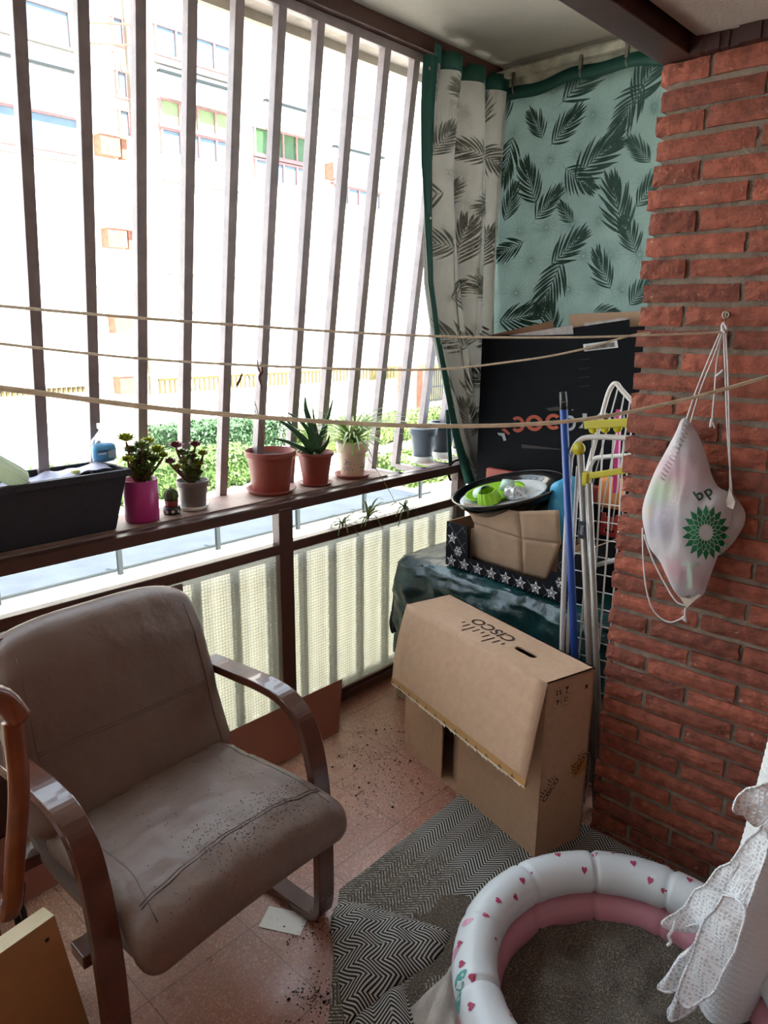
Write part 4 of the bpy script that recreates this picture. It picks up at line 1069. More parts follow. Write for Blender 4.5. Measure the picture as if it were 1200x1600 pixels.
for r_ in range(9):
    for c_ in range(3):
        put_leaf(mb, SL, (c_ + .3 + .5 * (r_ % 2) + rn.uniform(-.15, .15)) / 3, (r_ + .5) / 9, rn.uniform(.15, .21), rn.uniform(-2.2, 2.2), r_ * 9 + c_, 1, WU, WV, spread=1.0)
for r_ in range(14):
    for c_ in range(4): put_star(mb, lambda u, v: cur(u, v, .0014), (c_ + .5 * ((r_ + 1) % 2)) / 4 + .05, (r_ + .2) / 14, .07, 2, WU, WV)
mb.build('fabric', [m_cf, m_lf, m_star], cu)
mb = MB()
mb.grid(lambda u, v: cur(-.045 + .06 * u, v, .001) + Vector((.004, 0, 0)), 2, 90)
hm = mb.build('green_hem', m_hem, cu, solid=.002)
MB().grid(lambda u, v: Vector((cur(u, 0).x + .003, cur(u, 0).y, 2.62 - .062 * v)), 60, 2).build('top_hem', m_hem, cu, solid=.002)
a0, a1 = P('x', -2.03, 699, 640), P('x', -2.03, 704, 726)
MB().bar(a0, a1, .026, .003, up=(1, 0, 0)).build('green_hem', m_hem, cu)
for v in (.03, .34, .62, .78):
    p = cur(-.02, v, .008); MB().lathe([(.004, 0), (.007, .002), (.004, .003)], p, 10, R=Matrix.Rotation(PI / 2, 3, 'Y')).build('eyelet', M('eyelet_metal', 'b8b8b0', .3, 1.0) if v == .03 else bpy.data.materials['eyelet_metal'], cu)
# back curtain on the end of the balcony
cb = thing('curtain', 'flat teal-green palm leaf curtain closing the far end above the boxes', 'curtain', (-1.6, 2.9, 2.57))
def cur2(u, v, lift=0.0):
    x = -2.03 + 1.0 * u; z = 2.575 - 1.70 * v
    y = 2.885 + .012 * math.sin(x * 9 + z * 2) * (0.3 + v) + .010 * noise.noise(Vector((x * 3, z * 3, 0)))
    z += .012 * math.sin(x * 7) * (1 - v)
    return Vector((x, y - lift, z))
mb = MB().grid(lambda u, v: cur2(u, v), 60, 70)
S2 = lambda u, v: cur2(u, v, .0022)
def at2(px, py): p = P('y', 2.88, px, py); return (p.x + 2.03) / 1.0, (2.575 - p.z) / 1.70
leaves = [(905, 135, .24, -1.0), (1010, 130, .22, -.5), (838, 198, .14, .5), (878, 205, .18, -.9), (990, 165, .20, 2.6), (925, 260, .24, -1.0), (900, 278, .18, -2.2), (830, 290, .20, .4), (1003, 240, .13, .8), (850, 325, .16, -.8), (885, 338, .11, .7), (968, 335, .24, .35), (985, 375, .16, .5), (800, 385, .16, 1.9), (880, 395, .20, -.9), (862, 440, .24, 2.7), (945, 430, .17, .5), (790, 160, .16, .2), (795, 240, .20, 2.9), (795, 320, .16, -.3), (805, 495, .22, -1.4), (860, 505, .16, .2), (1000, 460, .15, -.7), (940, 490, .12, -1.6), (1010, 300, .16, -.6), (840, 560, .2, 1), (900, 600, .2, -1), (790, 600, .2, 2)]
for k, (px, py, L, a) in enumerate(leaves):
    u, v = at2(px, py); put_leaf(mb, S2, u, v, L, a, k + 50, 1, 1.0, 1.70, spread=.85)
for r_ in range(13):
    for c_ in range(8): put_star(mb, lambda u, v: cur2(u, v, .0014), (c_ + .5 * (r_ % 2)) / 8 + .02, (r_ + .4) / 13, .075, 2, 1.0, 1.7)
mb.build('fabric', [m_cg, m_lg, m_starg], cb)
MB().grid(lambda u, v: cur2(u, 0) + Vector((0, -.003, .005 - .05 * v + .006 * math.sin(u * 23))), 50, 2).build('top_hem', m_hem, cb, solid=.002)
MB().grid(lambda u, v: cur2(0, v) + Vector((.02 * u, -.004, 0)), 2, 40).build('green_hem', m_hem, cb, solid=.002)
# rail and hooks carrying the curtain
cr = thing('curtain_rail', 'pale metal curtain rail under the ceiling above the teal curtain', 'curtain rail', (-1.5, 2.86, 2.62))
MB().box((-2.03, 2.845, 2.605), (-.6, 2.875, 2.635)).box((-2.03, 2.893, 2.52), (-.6, 2.95, 2.66)).build('rail', m_pale, cr, bevel=.003)
m_met = M('dull_metal', '8f8a80', .35, 1.0)
for x in (-1.93, -1.62, -1.43, -1.32):
    MB().box((x - .006, 2.835, 2.565), (x + .006, 2.85, 2.615)).tube([(x, 2.842, 2.575), (x, 2.835, 2.55), (x + .004, 2.84, 2.535)], .003, 6).build('hook', m_met, cr)
MB().tube([(-2.0, 2.86, 2.60), (-1.995, 2.86, 1.6), (-2.0, 2.86, .95)], .003, 6).build('pull_cord', M('white_cord', 'd6d6d0', .8), cr)

# ------------------------------------------------------------------ chest under a dark green cover
m_tarp = M('dark_green_plastic', '14383a', .22, var=.5, vs=6, bump=1.0, bs=26, spec=.6)
m_wick = M('pale_wicker', 'a3937a', .8, var=.3, vs=60, bump=1, bs=150)
tag(MB().box((-1.94, 2.165, 0.0), (-.95, 2.84, .635)).build('storage_chest', m_wick, bevel=.01), 'pale woven storage chest under the dark green plastic cover', 'chest')
def tarp(u, v):
    x = -1.915 + .96 * u
    prof = [(2.80, .655), (2.55, .655), (2.3, .655), (2.19, .654), (2.15, .640), (2.125, .60), (2.115, .52), (2.115, .40), (2.12, .25)]
    k = v * (len(prof) - 1); i = min(int(k), len(prof) - 2); t = k - i
    y = prof[i][0] * (1 - t) + prof[i + 1][0] * t; z = prof[i][1] * (1 - t) + prof[i + 1][1] * t
    p = Vector((x, y, z)); a = .026 * noise.noise(Vector((x * 9, v * 9, 1))) + .012 * noise.noise(Vector((x * 22, v * 20, 4)))
    if v > .45: p.y += min(a, .012) - .002; p.z += a * .4 - .02 * (1 - u) * (v - .45)
    else: p.z += abs(a) * .25
    return p
mb = MB().grid(tarp, 80, 50)
# left side drape hanging past the corner
def tarpl(u, v):
    top = tarp(0, .05 + .60 * u); w_ = v
    p = Vector((top.x - .02 * math.sin(w_ * 1.6), top.y, top.z - (.27 * w_) * (.55 + .45 * u)))
    p.x += .012 * math.sin(u * 22) * w_ + .01 * noise.noise(p * 14); return p
mb.grid(tarpl, 40, 12)
tv = tag(mb.build('plastic_cover', m_tarp, solid=.002), 'dark green shiny plastic cover draped over the chest behind the cardboard box', 'cover')
mb = MB()
for k, (x, y) in enumerate(((613, 955), (620, 950), (628, 945))):
    a = P('y', 2.13, x, y); mb.tube(smooth_path([a, a + Vector((.0, -.01, -.05)), a + Vector((.012, -.01, -.09)), a + Vector((.02, -.01, -.05))], 4), .006, 6)
tag(mb.build('black_strap', m_black), 'black strap loops hanging at the left corner of the green cover', 'strap')

# ------------------------------------------------------------------ star print box
m_navy = M('navy_printed_card', '0f1017', .7, var=.15, spec=.15); m_wpr = M('silver_print', 'cfd0d4', .5); m_thin = M('thin_grey_line', '8d8f96', .6)
sbx = thing('gift_box', 'black open box printed with white stars and snowflakes on the green cover', 'box', (-1.43, 2.3, .66))
O = Vector((-1.712, 2.205, .662)); eu2 = (Vector((-1.130, 2.160, .662)) - O); WB = eu2.length; eu2.normalize(); ev2 = Vector((-eu2.y, eu2.x, 0)); UZ = Vector((0, 0, 1))
def sp(u, v, z): return O + eu2 * u + ev2 * v + UZ * z
def sl(u0, u1, v0, v1, z0, z1): return [sp(u0, v0, z0), sp(u1, v0, z0), sp(u1, v1, z0), sp(u0, v1, z0)], [sp(u0, v0, z1), sp(u1, v0, z1), sp(u1, v1, z1), sp(u0, v1, z1)]
HB = .178
mb = MB()
frontpoly = [(0, 0), (WB, 0), (WB, HB * 1.03), (WB - .055, HB * 1.05), (WB - .055, .10), (WB - .095, .085), (WB - .105, .052), (.115, .052), (.108, HB), (0, HB)]
quads = [((0, 0), (WB, 0), (WB, .052), (0, .052)), ((0, .052), (.115, .052), (.108, HB), (0, HB)), ((WB - .105, .052), (WB, .052), (WB, .10), (WB - .085, .10)), ((WB - .06, .10), (WB, .10), (WB, HB), (WB - .06, HB * 1.04))]
for q in quads: mb.hexa([sp(x, 0, z) for x, z in q], [sp(x, .005, z) for x, z in q])
mb.hexa(*sl(0, WB, .295, .30, 0, HB)); mb.hexa(*sl(0, .005, 0, .30, 0, HB)); mb.hexa(*sl(WB - .005, WB, 0, .30, 0, HB)); mb.hexa(*sl(0, WB, 0, .30, 0, .004))
def infront(x, z):
    return z < .050 or (x < .107 and z < HB) or (x > WB - .057 and z < HB)
def star_poly(r, inner=.42):
    pts = [(r * (1 if k % 2 == 0 else inner) * math.sin(PI * k / 5), r * (1 if k % 2 == 0 else inner) * math.cos(PI * k / 5)) for k in range(10)]
    return [(0, 0)] + pts, [(0, 1 + (k + 1) % 10, 1 + k) for k in range(10)]
def flake(r):
    vs = []; fs = []
    for k in range(6):
        a = PI * k / 3; c, s_ = math.cos(a), math.sin(a)
        for (x0, y0, x1, y1) in ((0, -.07, 1, .07),): 
            o = len(vs); vs += [(r * (x * c - y * s_), r * (x * s_ + y * c)) for x, y in ((x0, y0), (x1, y0), (x1, y1), (x0, y1))]; fs.append((o, o + 1, o + 2, o + 3))
        for sg in (1, -1):
            o = len(vs); vs += [(r * (x * c - y * s_), r * (x * s_ + y * c)) for x, y in ((.45, 0), (.55, 0), (.85, sg * .32), (.72, sg * .34))]; fs.append((o, o + 1, o + 2, o + 3) if sg > 0 else (o + 3, o + 2, o + 1, o))
    return vs, fs
pm = MB(); cell = .068
for r_ in range(3):
    for c_ in range(10):
        x = .032 + c_ * cell + (cell / 2 if r_ % 2 else 0); z = .022 + r_ * .047
        if x > WB - .02 or not infront(x, z) or not infront(x + .02, z) and z > .05: continue
        o = sp(x, 0, z)
        if r_ % 2 == 0: decal(pm, star_poly(.026), o, eu2, UZ, 0, lift=.0012); decal(pm, star_poly(.017, .5), o, eu2, UZ, 2, lift=.0018); decal(pm, star_poly(.0115, .35), o, eu2, UZ, 0, lift=.0024)
        else: decal(pm, flake(.021), o, eu2, UZ, 0)
# diagonal thin lattice lines broken into short pieces that stay on the card
for sg in (1, -1):
    for k in range(-4, 14):
        x0 = k * cell
        for s_ in range(40):
            z = s_ * .0046; x = x0 + (z if sg > 0 else -z) * 0.9 + (0 if sg > 0 else .1)
            if 0.002 < x < WB - .006 and infront(x, z + .004) and infront(x + .004, z): decal(pm, rect_poly(-.0032, -.0004, .0032, .0004), sp(x, 0, z), eu2, UZ, 1, rot=sg * .84, lift=.0008)
mb.build('body', m_navy, sbx); pm.build('printed_stars', [m_wpr, m_thin, m_navy], sbx)
for (a, b) in (((0, .30), (0.005, 0)),): pass
MB().hexa(*sl(.006, .012, .006, .29, 0, HB + .004)).build('card_lining', m_card2, sbx); MB().hexa(*sl(WB - .012, WB - .006, .006, .29, 0, HB)).build('card_lining', m_card2, sbx)

# ------------------------------------------------------------------ cardboard flap box inside the star box
m_cardp = M('plain_kraft_card', 'a28870', .9, var=.1, vs=20, bump=.5, bs=40)
kb = thing('kraft_box', 'brown opened kraft box standing inside the star-printed box', 'box', (-1.43, 2.33, .67))
yk = 2.222
c = {k: P('y', y, *q) for k, q, y in (('tl', (724, 786), 2.20), ('tm', (811, 799), 2.20), ('tr', (873, 797), 2.21), ('ml', (742, 817), yk), ('mm', (816, 842), 2.20), ('mr', (876, 850), 2.225), ('bl', (738, 872), 2.245), ('bm', (818, 897), 2.222), ('br', (853, 908), 2.235))}
mb = MB()
def quadg(a, b, c_, d, n=8, amp=.003, sd=0):
    def fn(u, v): p = a.lerp(b, u).lerp(d.lerp(c_, u), v); p.y += amp * noise.noise(Vector((p.x * 24, p.z * 24, sd))); return p
    mb.grid(fn, n, n, smooth=True)
quadg(c['tl'], c['tm'], c['mm'], c['ml'], amp=.008, sd=1); quadg(c['tm'], c['tr'], c['mr'], c['mm'], sd=2); quadg(c['ml'], c['mm'], c['bm'], c['bl'], sd=3, amp=.002); quadg(c['mm'], c['mr'], c['br'], c['bm'], sd=4, amp=.002)
mb.build('front_flap', m_cardp, kb, solid=.004)
MB().box((-1.635, 2.27, .67), (-1.23, 2.275, .81)).box((-1.635, 2.44, .67), (-1.23, 2.445, .81)).box((-1.64, 2.27, .67), (-1.635, 2.445, .81)).box((-1.23, 2.27, .67), (-1.225, 2.445, .81)).box((-1.64, 2.27, .67), (-1.23, 2.445, .674)).build('body', m_card2, kb)

# ------------------------------------------------------------------ pan with bits and pieces
wk = thing('wok', 'wide black pan holding a white lid and a green bowl, resting on the kraft box', 'pan', (-1.54, 2.39, .93))
m_wok = M('black_enamel', '0d0d10', .18, var=.1, coat=.5); m_rim = M('worn_rim', '6b6b6c', .3, .9)
wc_ = P('y', 2.36, 793, 763); RW = Matrix.Rotation(math.radians(-9), 3, 'Y') @ Matrix.Rotation(math.radians(10), 3, 'X')
mb = MB().lathe([(.0, -.095), (.09, -.092), (.15, -.065), (.195, -.02), (.216, .004), (.221, .004), (.222, 0), (.20, -.026), (.155, -.072), (.09, -.10), (.0, -.103)], wc_, 56, R=RW, cap=False)
mb.build('bowl', m_wok, wk)
MB().tube([wc_ + RW @ Vector((.221 * math.cos(2 * PI * k / 60), .221 * math.sin(2 * PI * k / 60), .003)) for k in range(60)], .0022, 6, closed=True).build('rim', m_rim, wk)
th_ = thing('lid', 'white lid lying in the black pan', 'lid', wc_)
m_wp = M('white_plastic', 'd8dadd', .4, var=.03); m_gp = M('lime_green_plastic', '86b81c', .4, var=.08)
lc = wc_ + RW @ Vector((-.005, -.03, -.022))
MB().lathe([(0, -.006), (.145, -.006), (.158, .0), (.170, .010), (.166, .013), (.150, .004), (.13, .001), (0, .001)], lc, 56, R=RW, cap=False).build('disc', m_wp, th_)
MB().lathe([(.0055, .0), (.0, .0006)], lc + RW @ Vector((.02, .118, .0016)), 12, R=RW).build('vent_hole', m_black, th_)
gb = thing('bowl', 'lime green shallow bowl lying on the white lid in the pan', 'bowl', lc)
gc = lc + RW @ Vector((-.035, -.002, .004)); 
MB().lathe([(0, 0), (.09, 0), (.110, .014), (.118, .018), (.118, .021), (.108, .017), (.088, .005), (0, .004)], gc, 48, R=RW, cap=False).build('dish', m_gp, gb)
m_pale2 = M('pale_mint_plastic', 'b7cfc6', .4, var=.04)
def cup(name, label, cat, c_, r0, r1, h_, mat, R, ribs=0, hole=True, group=None):
    t = thing(name, label, cat, c_, group=group); n = 48; vs = []; fs = []
    prof = [(0, 0), (r0, 0), (r1, h_), (r1 * .9, h_)] + ([(r0 * .8, .006), (0, .006)] if hole else [(0, h_)])
    for r, z in prof:
        for k in range(n):
            a = 2 * PI * k / n; rr = r * (1 + (.06 * (1 if math.sin(a * ribs) > 0 else 0) if ribs else 0)); vs.append(c_ + R @ Vector((rr * math.cos(a), rr * math.sin(a), z)))
    for i in range(len(prof) - 1):
        for k in range(n): fs.append((i * n + k, i * n + (k + 1) % n, (i + 1) * n + (k + 1) % n, (i + 1) * n + k))
    MB().add(vs, fs, 0, not ribs).build('body', mat, t); return t
RG = RW @ Matrix.Rotation(.15, 3, 'X')
cup('toy_cup', 'ribbed bright green plastic mould lying upside down in the pan', 'mould', lc + RW @ Vector((-.005, -.085, .010)), .046, .033, .044, m_gp, RG, ribs=14)
cup('toy_cup', 'pale mint plastic cup lying on its side in the green bowl', 'cup', gc + RW @ Vector((-.05, -.045, .022)), .022, .030, .075, m_pale2, RW @ Matrix.Rotation(1.35, 3, 'Y') @ Matrix.Rotation(.4, 3, 'X'))
cup('toy_cup', 'pale rounded cup tilted at the back of the green bowl', 'cup', gc + RW @ Vector((.045, .02, .012)), .033, .024, .042, m_pale2, RW @ Matrix.Rotation(-.5, 3, 'X'), hole=False)
def crumple(v): return v * (1 + .22 * noise.noise(v * 60) + .1 * noise.noise(v * 130))
fb = MB().rbox(lc + RW @ Vector((.075, -.035, .026)), (.036, .030, .026), .024, 16, deform=crumple)
tag(fb.build('crumpled_wrapper', M('silver_wrapper', 'bdbdbb', .35, .3, var=.35, vs=70)), 'crumpled white and silver wrapper ball in the black pan', 'wrapper')
mb = MB(); rn = random.Random(4)
for _ in range(16):
    a = lc + RW @ Vector((.11 + rn.uniform(-.03, .03), -.02 + rn.uniform(-.04, .04), .012)); mb.tube(smooth_path([a, a + Vector((rn.uniform(-.04, .04), rn.uniform(-.03, .03), .02)), a + Vector((rn.uniform(-.05, .05), rn.uniform(-.04, .04), .004))], 4), .0009, 4)
tag(mb.build('fine_netting', m_wp), 'tangle of thin white netting at the right side of the pan', 'netting', kind='stuff')
# hook on the end post
mb = MB(); h0 = Vector((-2.04, 2.72, .952)); mb.tube(smooth_path([h0 + Vector(q) for q in ((-.035, -.03, -.075), (-.03, -.06, -.02), (.0, -.05, .025), (.03, 0, .025), (.045, .02, -.03), (.04, .02, -.06))], 6), .0065, 8)
tag(mb.build('metal_hook', M('dark_iron', '2c2622', .4, .6)), 'dark curved iron hook over the end of the top rail beside the pan', 'hook')

# ------------------------------------------------------------------ big black box with printing
m_bb = M('black_card', '0b0c10', .75, var=.3, vs=5, bump=.2, bs=30, spec=.12); m_or = M('orange_print', '9c4124', .7); m_wh = M('white_print', '9a9b9e', .7)
bb = thing('delivery_box', 'large black upside-down carton with orange and white lettering under the teal curtain', 'box', (-1.55, 2.75, .66))
yb_ = 2.66
tl, trr = P('y', yb_, 762, 520), P('y', yb_, 984, 497)
x0, x1 = tl.x - .03, trr.x + .10; zt0, zt1 = 1.545, 1.63
MB().hexa([Vector((x0, yb_, .66)), Vector((x1, yb_, .66)), Vector((x1, 2.845, .66)), Vector((x0, 2.845, .66))], [Vector((x0, yb_, 1.548)), Vector((x1, yb_, 1.60)), Vector((x1, 2.845, 1.60)), Vector((x0, 2.845, 1.548))]).build('body', m_bb, bb, bevel=.004)
def by(px, py, y=yb_): return P('y', y, px, py)
mb = MB()
def pl4(px4, mi, y=yb_ - .002, m_=None): (m_ or mb).add([by(*q, y) for q in px4], [(0, 1, 2, 3) if len(px4) == 4 else tuple(range(len(px4)))], mi)
pl4([(795, 524), (895, 508), (899, 522), (840, 524)], 0); pl4([(913, 505), (979, 496), (980, 500), (914, 511)], 0)
pl4([(895, 512), (984, 499), (984, 530), (897, 530)], 1)
mb.build('torn_top_flap', [M('torn_grey_card', '9b9391', .9, var=.2, vs=40), m_bb], bb)
MB().hexa([by(889, 540, 2.70), by(1004, 540, 2.70), by(1004, 540, 2.704), by(889, 540, 2.704)], [by(889, 491, 2.70), by(1004, 486, 2.70), by(1004, 486, 2.704), by(889, 491, 2.704)]).build('raised_flap', m_card2, bb)
MB().hexa([by(768, 528, 2.68), by(866, 520, 2.68), by(866, 520, 2.684), by(768, 528, 2.684)], [by(768, 523, 2.68), by(864, 501, 2.68), by(864, 501, 2.684), by(768, 523, 2.684)]).build('raised_flap', M('card_strip', '7d5a43', .9), bb)
lab = MB(); pl4([(911, 538), (964, 531), (966, 543), (913, 549)], 0, yb_ - .0015, lab)
la, lb_, lc_, ld_ = by(914, 541, yb_ - .0025), by(962, 534, yb_ - .0025), by(963, 541.5, yb_ - .0025), by(915, 547.5, yb_ - .0025)
rn = random.Random(8); u = 0.02
while u < .96:
    w_ = rn.choice((.008, .014, .02)); a, b = la.lerp(lb_, u), la.lerp(lb_, u + w_); c1_, d1_ = ld_.lerp(lc_, u + w_), ld_.lerp(lc_, u); lab.add([a, b, c1_, d1_], [(0, 1, 2, 3)], 1); u += w_ + rn.choice((.010, .016))
lab.build('barcode_label', [M('label_paper', 'c3c4c6', .7), m_ink], bb)
pr_ = MB()
def glyph(s_, px, py, hpx, mi, mirror=False, rot=0):
    o = by(px, py, yb_ - .0005); size = hpx / F0 * (o - CAM).dot(FW) / .70
    decal(pr_, text_polys(s_, size * .98, mirror), o, (1, 0, 0), (0, 0, 1), mi, rot, lift=.0015)
def bold(px, py, w_, h_, mi, gap=None, th=.30):
    o = by(px, py, yb_ - .0005); k = (o - CAM).dot(FW) / F0; W2 = w_ * k * 1.25 / 2; H2 = h_ * k / 2; vs = []; fs = []; n = 40
    for i in range(n + 1):
        a = 2 * PI * i / n
        c, s_ = math.cos(a), math.sin(a); vs += [(W2 * c, H2 * s_), (W2 * (1 - th) * c * .9, H2 * (1 - th * 1.0) * s_)]
    for i in range(n):
        a = 2 * PI * (i + .5) / n
        if gap == 'L' and math.cos(a) < -.70: continue
        if gap == 'R' and math.cos(a) > .70: continue
        fs.append((2 * i, 2 * i + 2, 2 * i + 3, 2 * i + 1))
    decal(pr_, (vs, [f for f in fs]), o, (1, 0, 0), (0, 0, 1), mi, .06, lift=.0015)
def flush():
    global pr_
    pr_.build('printed_letter', [m_or, m_wh, m_scf], bb); pr_ = MB()
m_scf = M('scuff', '34302f', .9)
for a_ in ((809, 663, 21, 25, 0, 'L', .42), (835, 661, 25, 25, 0, None, .42), (865, 659, 23, 25, 0, 'R', .42), (890, 661, 18, 24, 1, 'L', .36), (943, 656, 20, 25, 1, None, .36)): bold(*a_); flush()
def rp4(px4, mi): pl4(px4, mi, yb_ - .002, pr_)
rp4([(904, 669), (918, 669), (918, 662), (910, 662)], 1); rp4([(910, 646), (917, 646), (918, 669), (911, 669)], 1); flush()
for q in ([(957, 645), (963, 645), (969, 668), (963, 668)], [(963, 668), (969, 668), (975, 645), (969, 645)], [(969, 645), (975, 645), (981, 668), (975, 668)]): rp4(q, 1)
flush()
rp4([(783, 671), (789, 669), (797, 677), (795, 680)], 0); rp4([(777, 676), (788, 677), (791, 688), (787, 689), (784, 681), (779, 680)], 1); flush()
for q in ([(893, 640), (896, 640), (896, 641), (893, 641)],): rp4(q, 1)
for k in range(5):
    yy = 548 + k * 14; rp4([(904, yy), (922, yy - 2), (922, yy - 1.2), (904, yy + .8)], 2)
rp4([(853, 638), (872, 635), (880, 641), (858, 642)], 2); rp4([(815, 694), (880, 702), (880, 703), (815, 700)], 2)
pr_.build('scuff_marks', [m_or, m_wh, m_scf], bb)

# toys and crates beyond the pan
tag(MB().rbox(P('y', 2.62, 800, 738) + Vector((.15, 0, -.03)), (.28, .012, .035), .01, 4).build('plastic_tray', M('orange_red_plastic', '96402f', .5)), 'orange-red plastic tray edge showing at the foot of the black carton', 'tray')
def blob(v): return v * (1 + .25 * noise.noise(v * 14 + Vector((3, 0, 0))))
tb = MB().rbox(P('y', 2.38, 878, 800), (.045, .05, .13), .04, 12, deform=blob)
tag(tb.build('blue_toy', M('light_blue_plastic', '3f9cc9', .4, var=.15)), 'light blue rounded plastic toy standing to the right of the pan', 'toy')
rc = thing('red_crate', 'red openwork plastic crate behind the drying rack', 'crate', (-1.05, 2.55, .66))
m_red = M('red_plastic', 'b0332e', .45, var=.1)
cr0 = P('y', 2.5, 935, 860)
mb = MB()
for k in range(5): mb.box((cr0.x, 2.5, cr0.z + .03 * k), (cr0.x + .3, 2.506, cr0.z + .03 * k + .018))
for k in range(6): mb.box((cr0.x + .055 * k, 2.499, cr0.z), (cr0.x + .055 * k + .015, 2.507, cr0.z + .15))
mb.box((cr0.x, 2.5, .66), (cr0.x + .3, 2.75, cr0.z)); mb.build('body', m_red, rc)
tag(MB().rbox(P('y', 2.55, 955, 770), (.05, .02, .06), .018, 5).build('orange_toy', M('orange_plastic', 'd98a4a', .5)), 'pale orange toy piece behind the wires of the rack', 'toy')
tag(MB().bar(P('y', 2.5, 967, 640), P('y', 2.5, 962, 770), .016, .016).build('pink_stick', M('magenta_plastic', 'b3206b', .4)), 'magenta plastic stick standing behind the yellow bars of the rack', 'stick')
tag(MB().rbox((-1.02, 2.55, 0.79), (.06, .06, .13), .03, 5).build('dark_bag', M('dark_grey_bag', '26262a', .6, var=.3)), 'dark bag squeezed behind the lower part of the drying rack', 'bag')

# ------------------------------------------------------------------ blue pole
pp0, pp1 = P('y', 2.06, 881, 640), P('y', 2.06, 898, 1020)
d_ = (pp1 - pp0); pp2 = pp0 + d_ * (pp0.z - .01) / (pp0.z - pp1.z)
pol = thing('mop_pole', 'bright blue pole with a dark tip leaning beside the drying rack', 'pole', pp2)
MB().tube([pp0, pp2], .0125, 12).build('shaft', M('blue_plastic', '1a4390', .35, var=.06), pol)
MB().tube([pp0 - d_.normalized() * .055, pp0], .0115, 12).build('tip', m_black, pol)
a = P('y', 2.05, 876, 629); b = P('y', 2.05, 887, 627); c_ = P('y', 2.05, 877, 663)
MB().tube([b, a, c_], .0012, 5).build('wire_clip', m_met, pol)

# ------------------------------------------------------------------ drying rack
rk = thing('drying_rack', 'folded white wire clothes airer with yellow plastic bars beside the brick wall', 'clothes airer', (-1.0, 2.15, 0))
m_wt = M('white_coated_wire', 'cfcac6', .35, var=.05); m_yl = M('mustard_yellow_plastic', 'b5a91c', .45, var=.08); m_al = M('grey_tube', '9a958f', .35, .4)
yr = 2.085
fl0 = P('y', yr, 893, 700); z_top = 1.262; xL = fl0.x; xe = -.62
MB().tube(smooth_path([(xL + .05, yr, .02), (xL + .012, yr, .7), (xL, yr, 1.12), (xL + .003, yr, 1.20), (xL + .025, yr, 1.245), (xL + .07, yr, z_top), (xL + .2, yr, z_top + .01), (xe, yr, z_top + .02)], 6), .0085, 10).build('frame_tube', m_wt, rk)
MB().tube([(xL + .062, yr + .015, .02), (xL + .03, yr + .015, .6), (xL + .02, yr + .015, 1.16)], .0065, 8).build('frame_tube', m_wt, rk)
for k in range(13):
    x = xL + .070 + .034 * k
    MB().tube([(x, yr, z_top + .003), (x + .012, yr, .9), (x + .02, yr, .03)], .0028, 6).build('wire', m_wt, rk)
for k in range(18):
    z = 1.05 - .058 * k; MB().tube([(xL + .03 + .003 * k, yr + .004, z), (xe, yr + .004, z + .03)], .0022, 5).build('cross_wire', m_wt, rk)
y0_, y1_ = P('y', yr - .015, 914, 664), P('y', yr - .015, 986, 660)
MB().bar(y0_, y0_ + (y1_ - y0_) * 1.9, .014, .026).build('yellow_bar', m_yl, rk, bevel=.003)
for k in range(6): MB().lathe([(.012, -.006), (.014, 0), (.012, .006)], y0_ + (y1_ - y0_) * (.15 + .27 * k) + Vector((0, .012, -.016)), 12, R=Matrix.Rotation(PI / 2, 3, 'X')).build('yellow_clip', M('bright_yellow', 'd4cf1a', .4) if k == 0 else bpy.data.materials['bright_yellow'], rk)
y2_, y3_ = P('y', yr - .02, 912, 745), P('y', yr - .02, 976, 735)
MB().bar(y2_, y2_ + (y3_ - y2_) * 2, .010, .020).build('yellow_bar', m_yl, rk, bevel=.003)
MB().rbox(P('y', yr - .02, 915, 748), (.014, .01, .024), .009, 4).build('yellow_joint', m_yl, rk)
MB().lathe([(.019, -.009), (.021, 0), (.019, .009)], P('y', yr - .02, 904, 701), 20, R=Matrix.Rotation(PI / 2, 3, 'X')).build('yellow_joint', m_yl, rk)
for (a, b, r) in (((907, 710), (921, 1030), .0115), ((920, 755), (932, 1030), .0105)):
    t0 = P('y', yr - .02, *a); t1 = P('y', yr - .02, *b); t1 = t0 + (t1 - t0) * (t0.z - .01) / (t0.z - t1.z)
    MB().tube([t0, t1], r, 10).build('leg', m_al, rk)
mb = MB(); pa = P('y', yr - .034, 909, 828); mb.box((pa.x - .010, pa.y - .001, pa.z - .028), (pa.x + .010, pa.y + .001, pa.z + .028), 0)
decal(mb, text_polys('gimi', .020), pa + Vector((0, -.0015, 0)), (0, 0, 1), (-1, 0, 0), 1); mb.build('brand_sticker', [M('navy_sticker', '16182a', .4), m_wh], rk)
# tilted second panel
pA = [P('y', 2.42, *q) for q in ((906, 780), (930, 690), (948, 622), (957, 602), (964, 600), (972, 610), (1000, 640))]
MB().tube(smooth_path(pA, 5), .0085, 10).build('frame_tube', m_wt, rk)
for k, (a, b) in enumerate((((966, 604), (925, 760)), ((975, 618), (940, 800)), ((984, 628), (955, 830)), ((990, 636), (968, 850)))):
    MB().tube([P('y', 2.42, *a), P('y', 2.42, *b)], .0025, 6).build('wire', m_wt, rk)
MB().tube(smooth_path([P('y', 2.40, *q) for q in ((905, 850), (912, 770), (925, 722), (945, 714), (985, 712))], 5), .0085, 10).build('frame_tube', m_wt, rk)
MB().tube(smooth_path([P('y', 2.30, *q) for q in ((901, 960), (903, 910), (915, 890), (950, 878), (985, 870))], 5), .0085, 10).build('frame_tube', m_wt, rk)

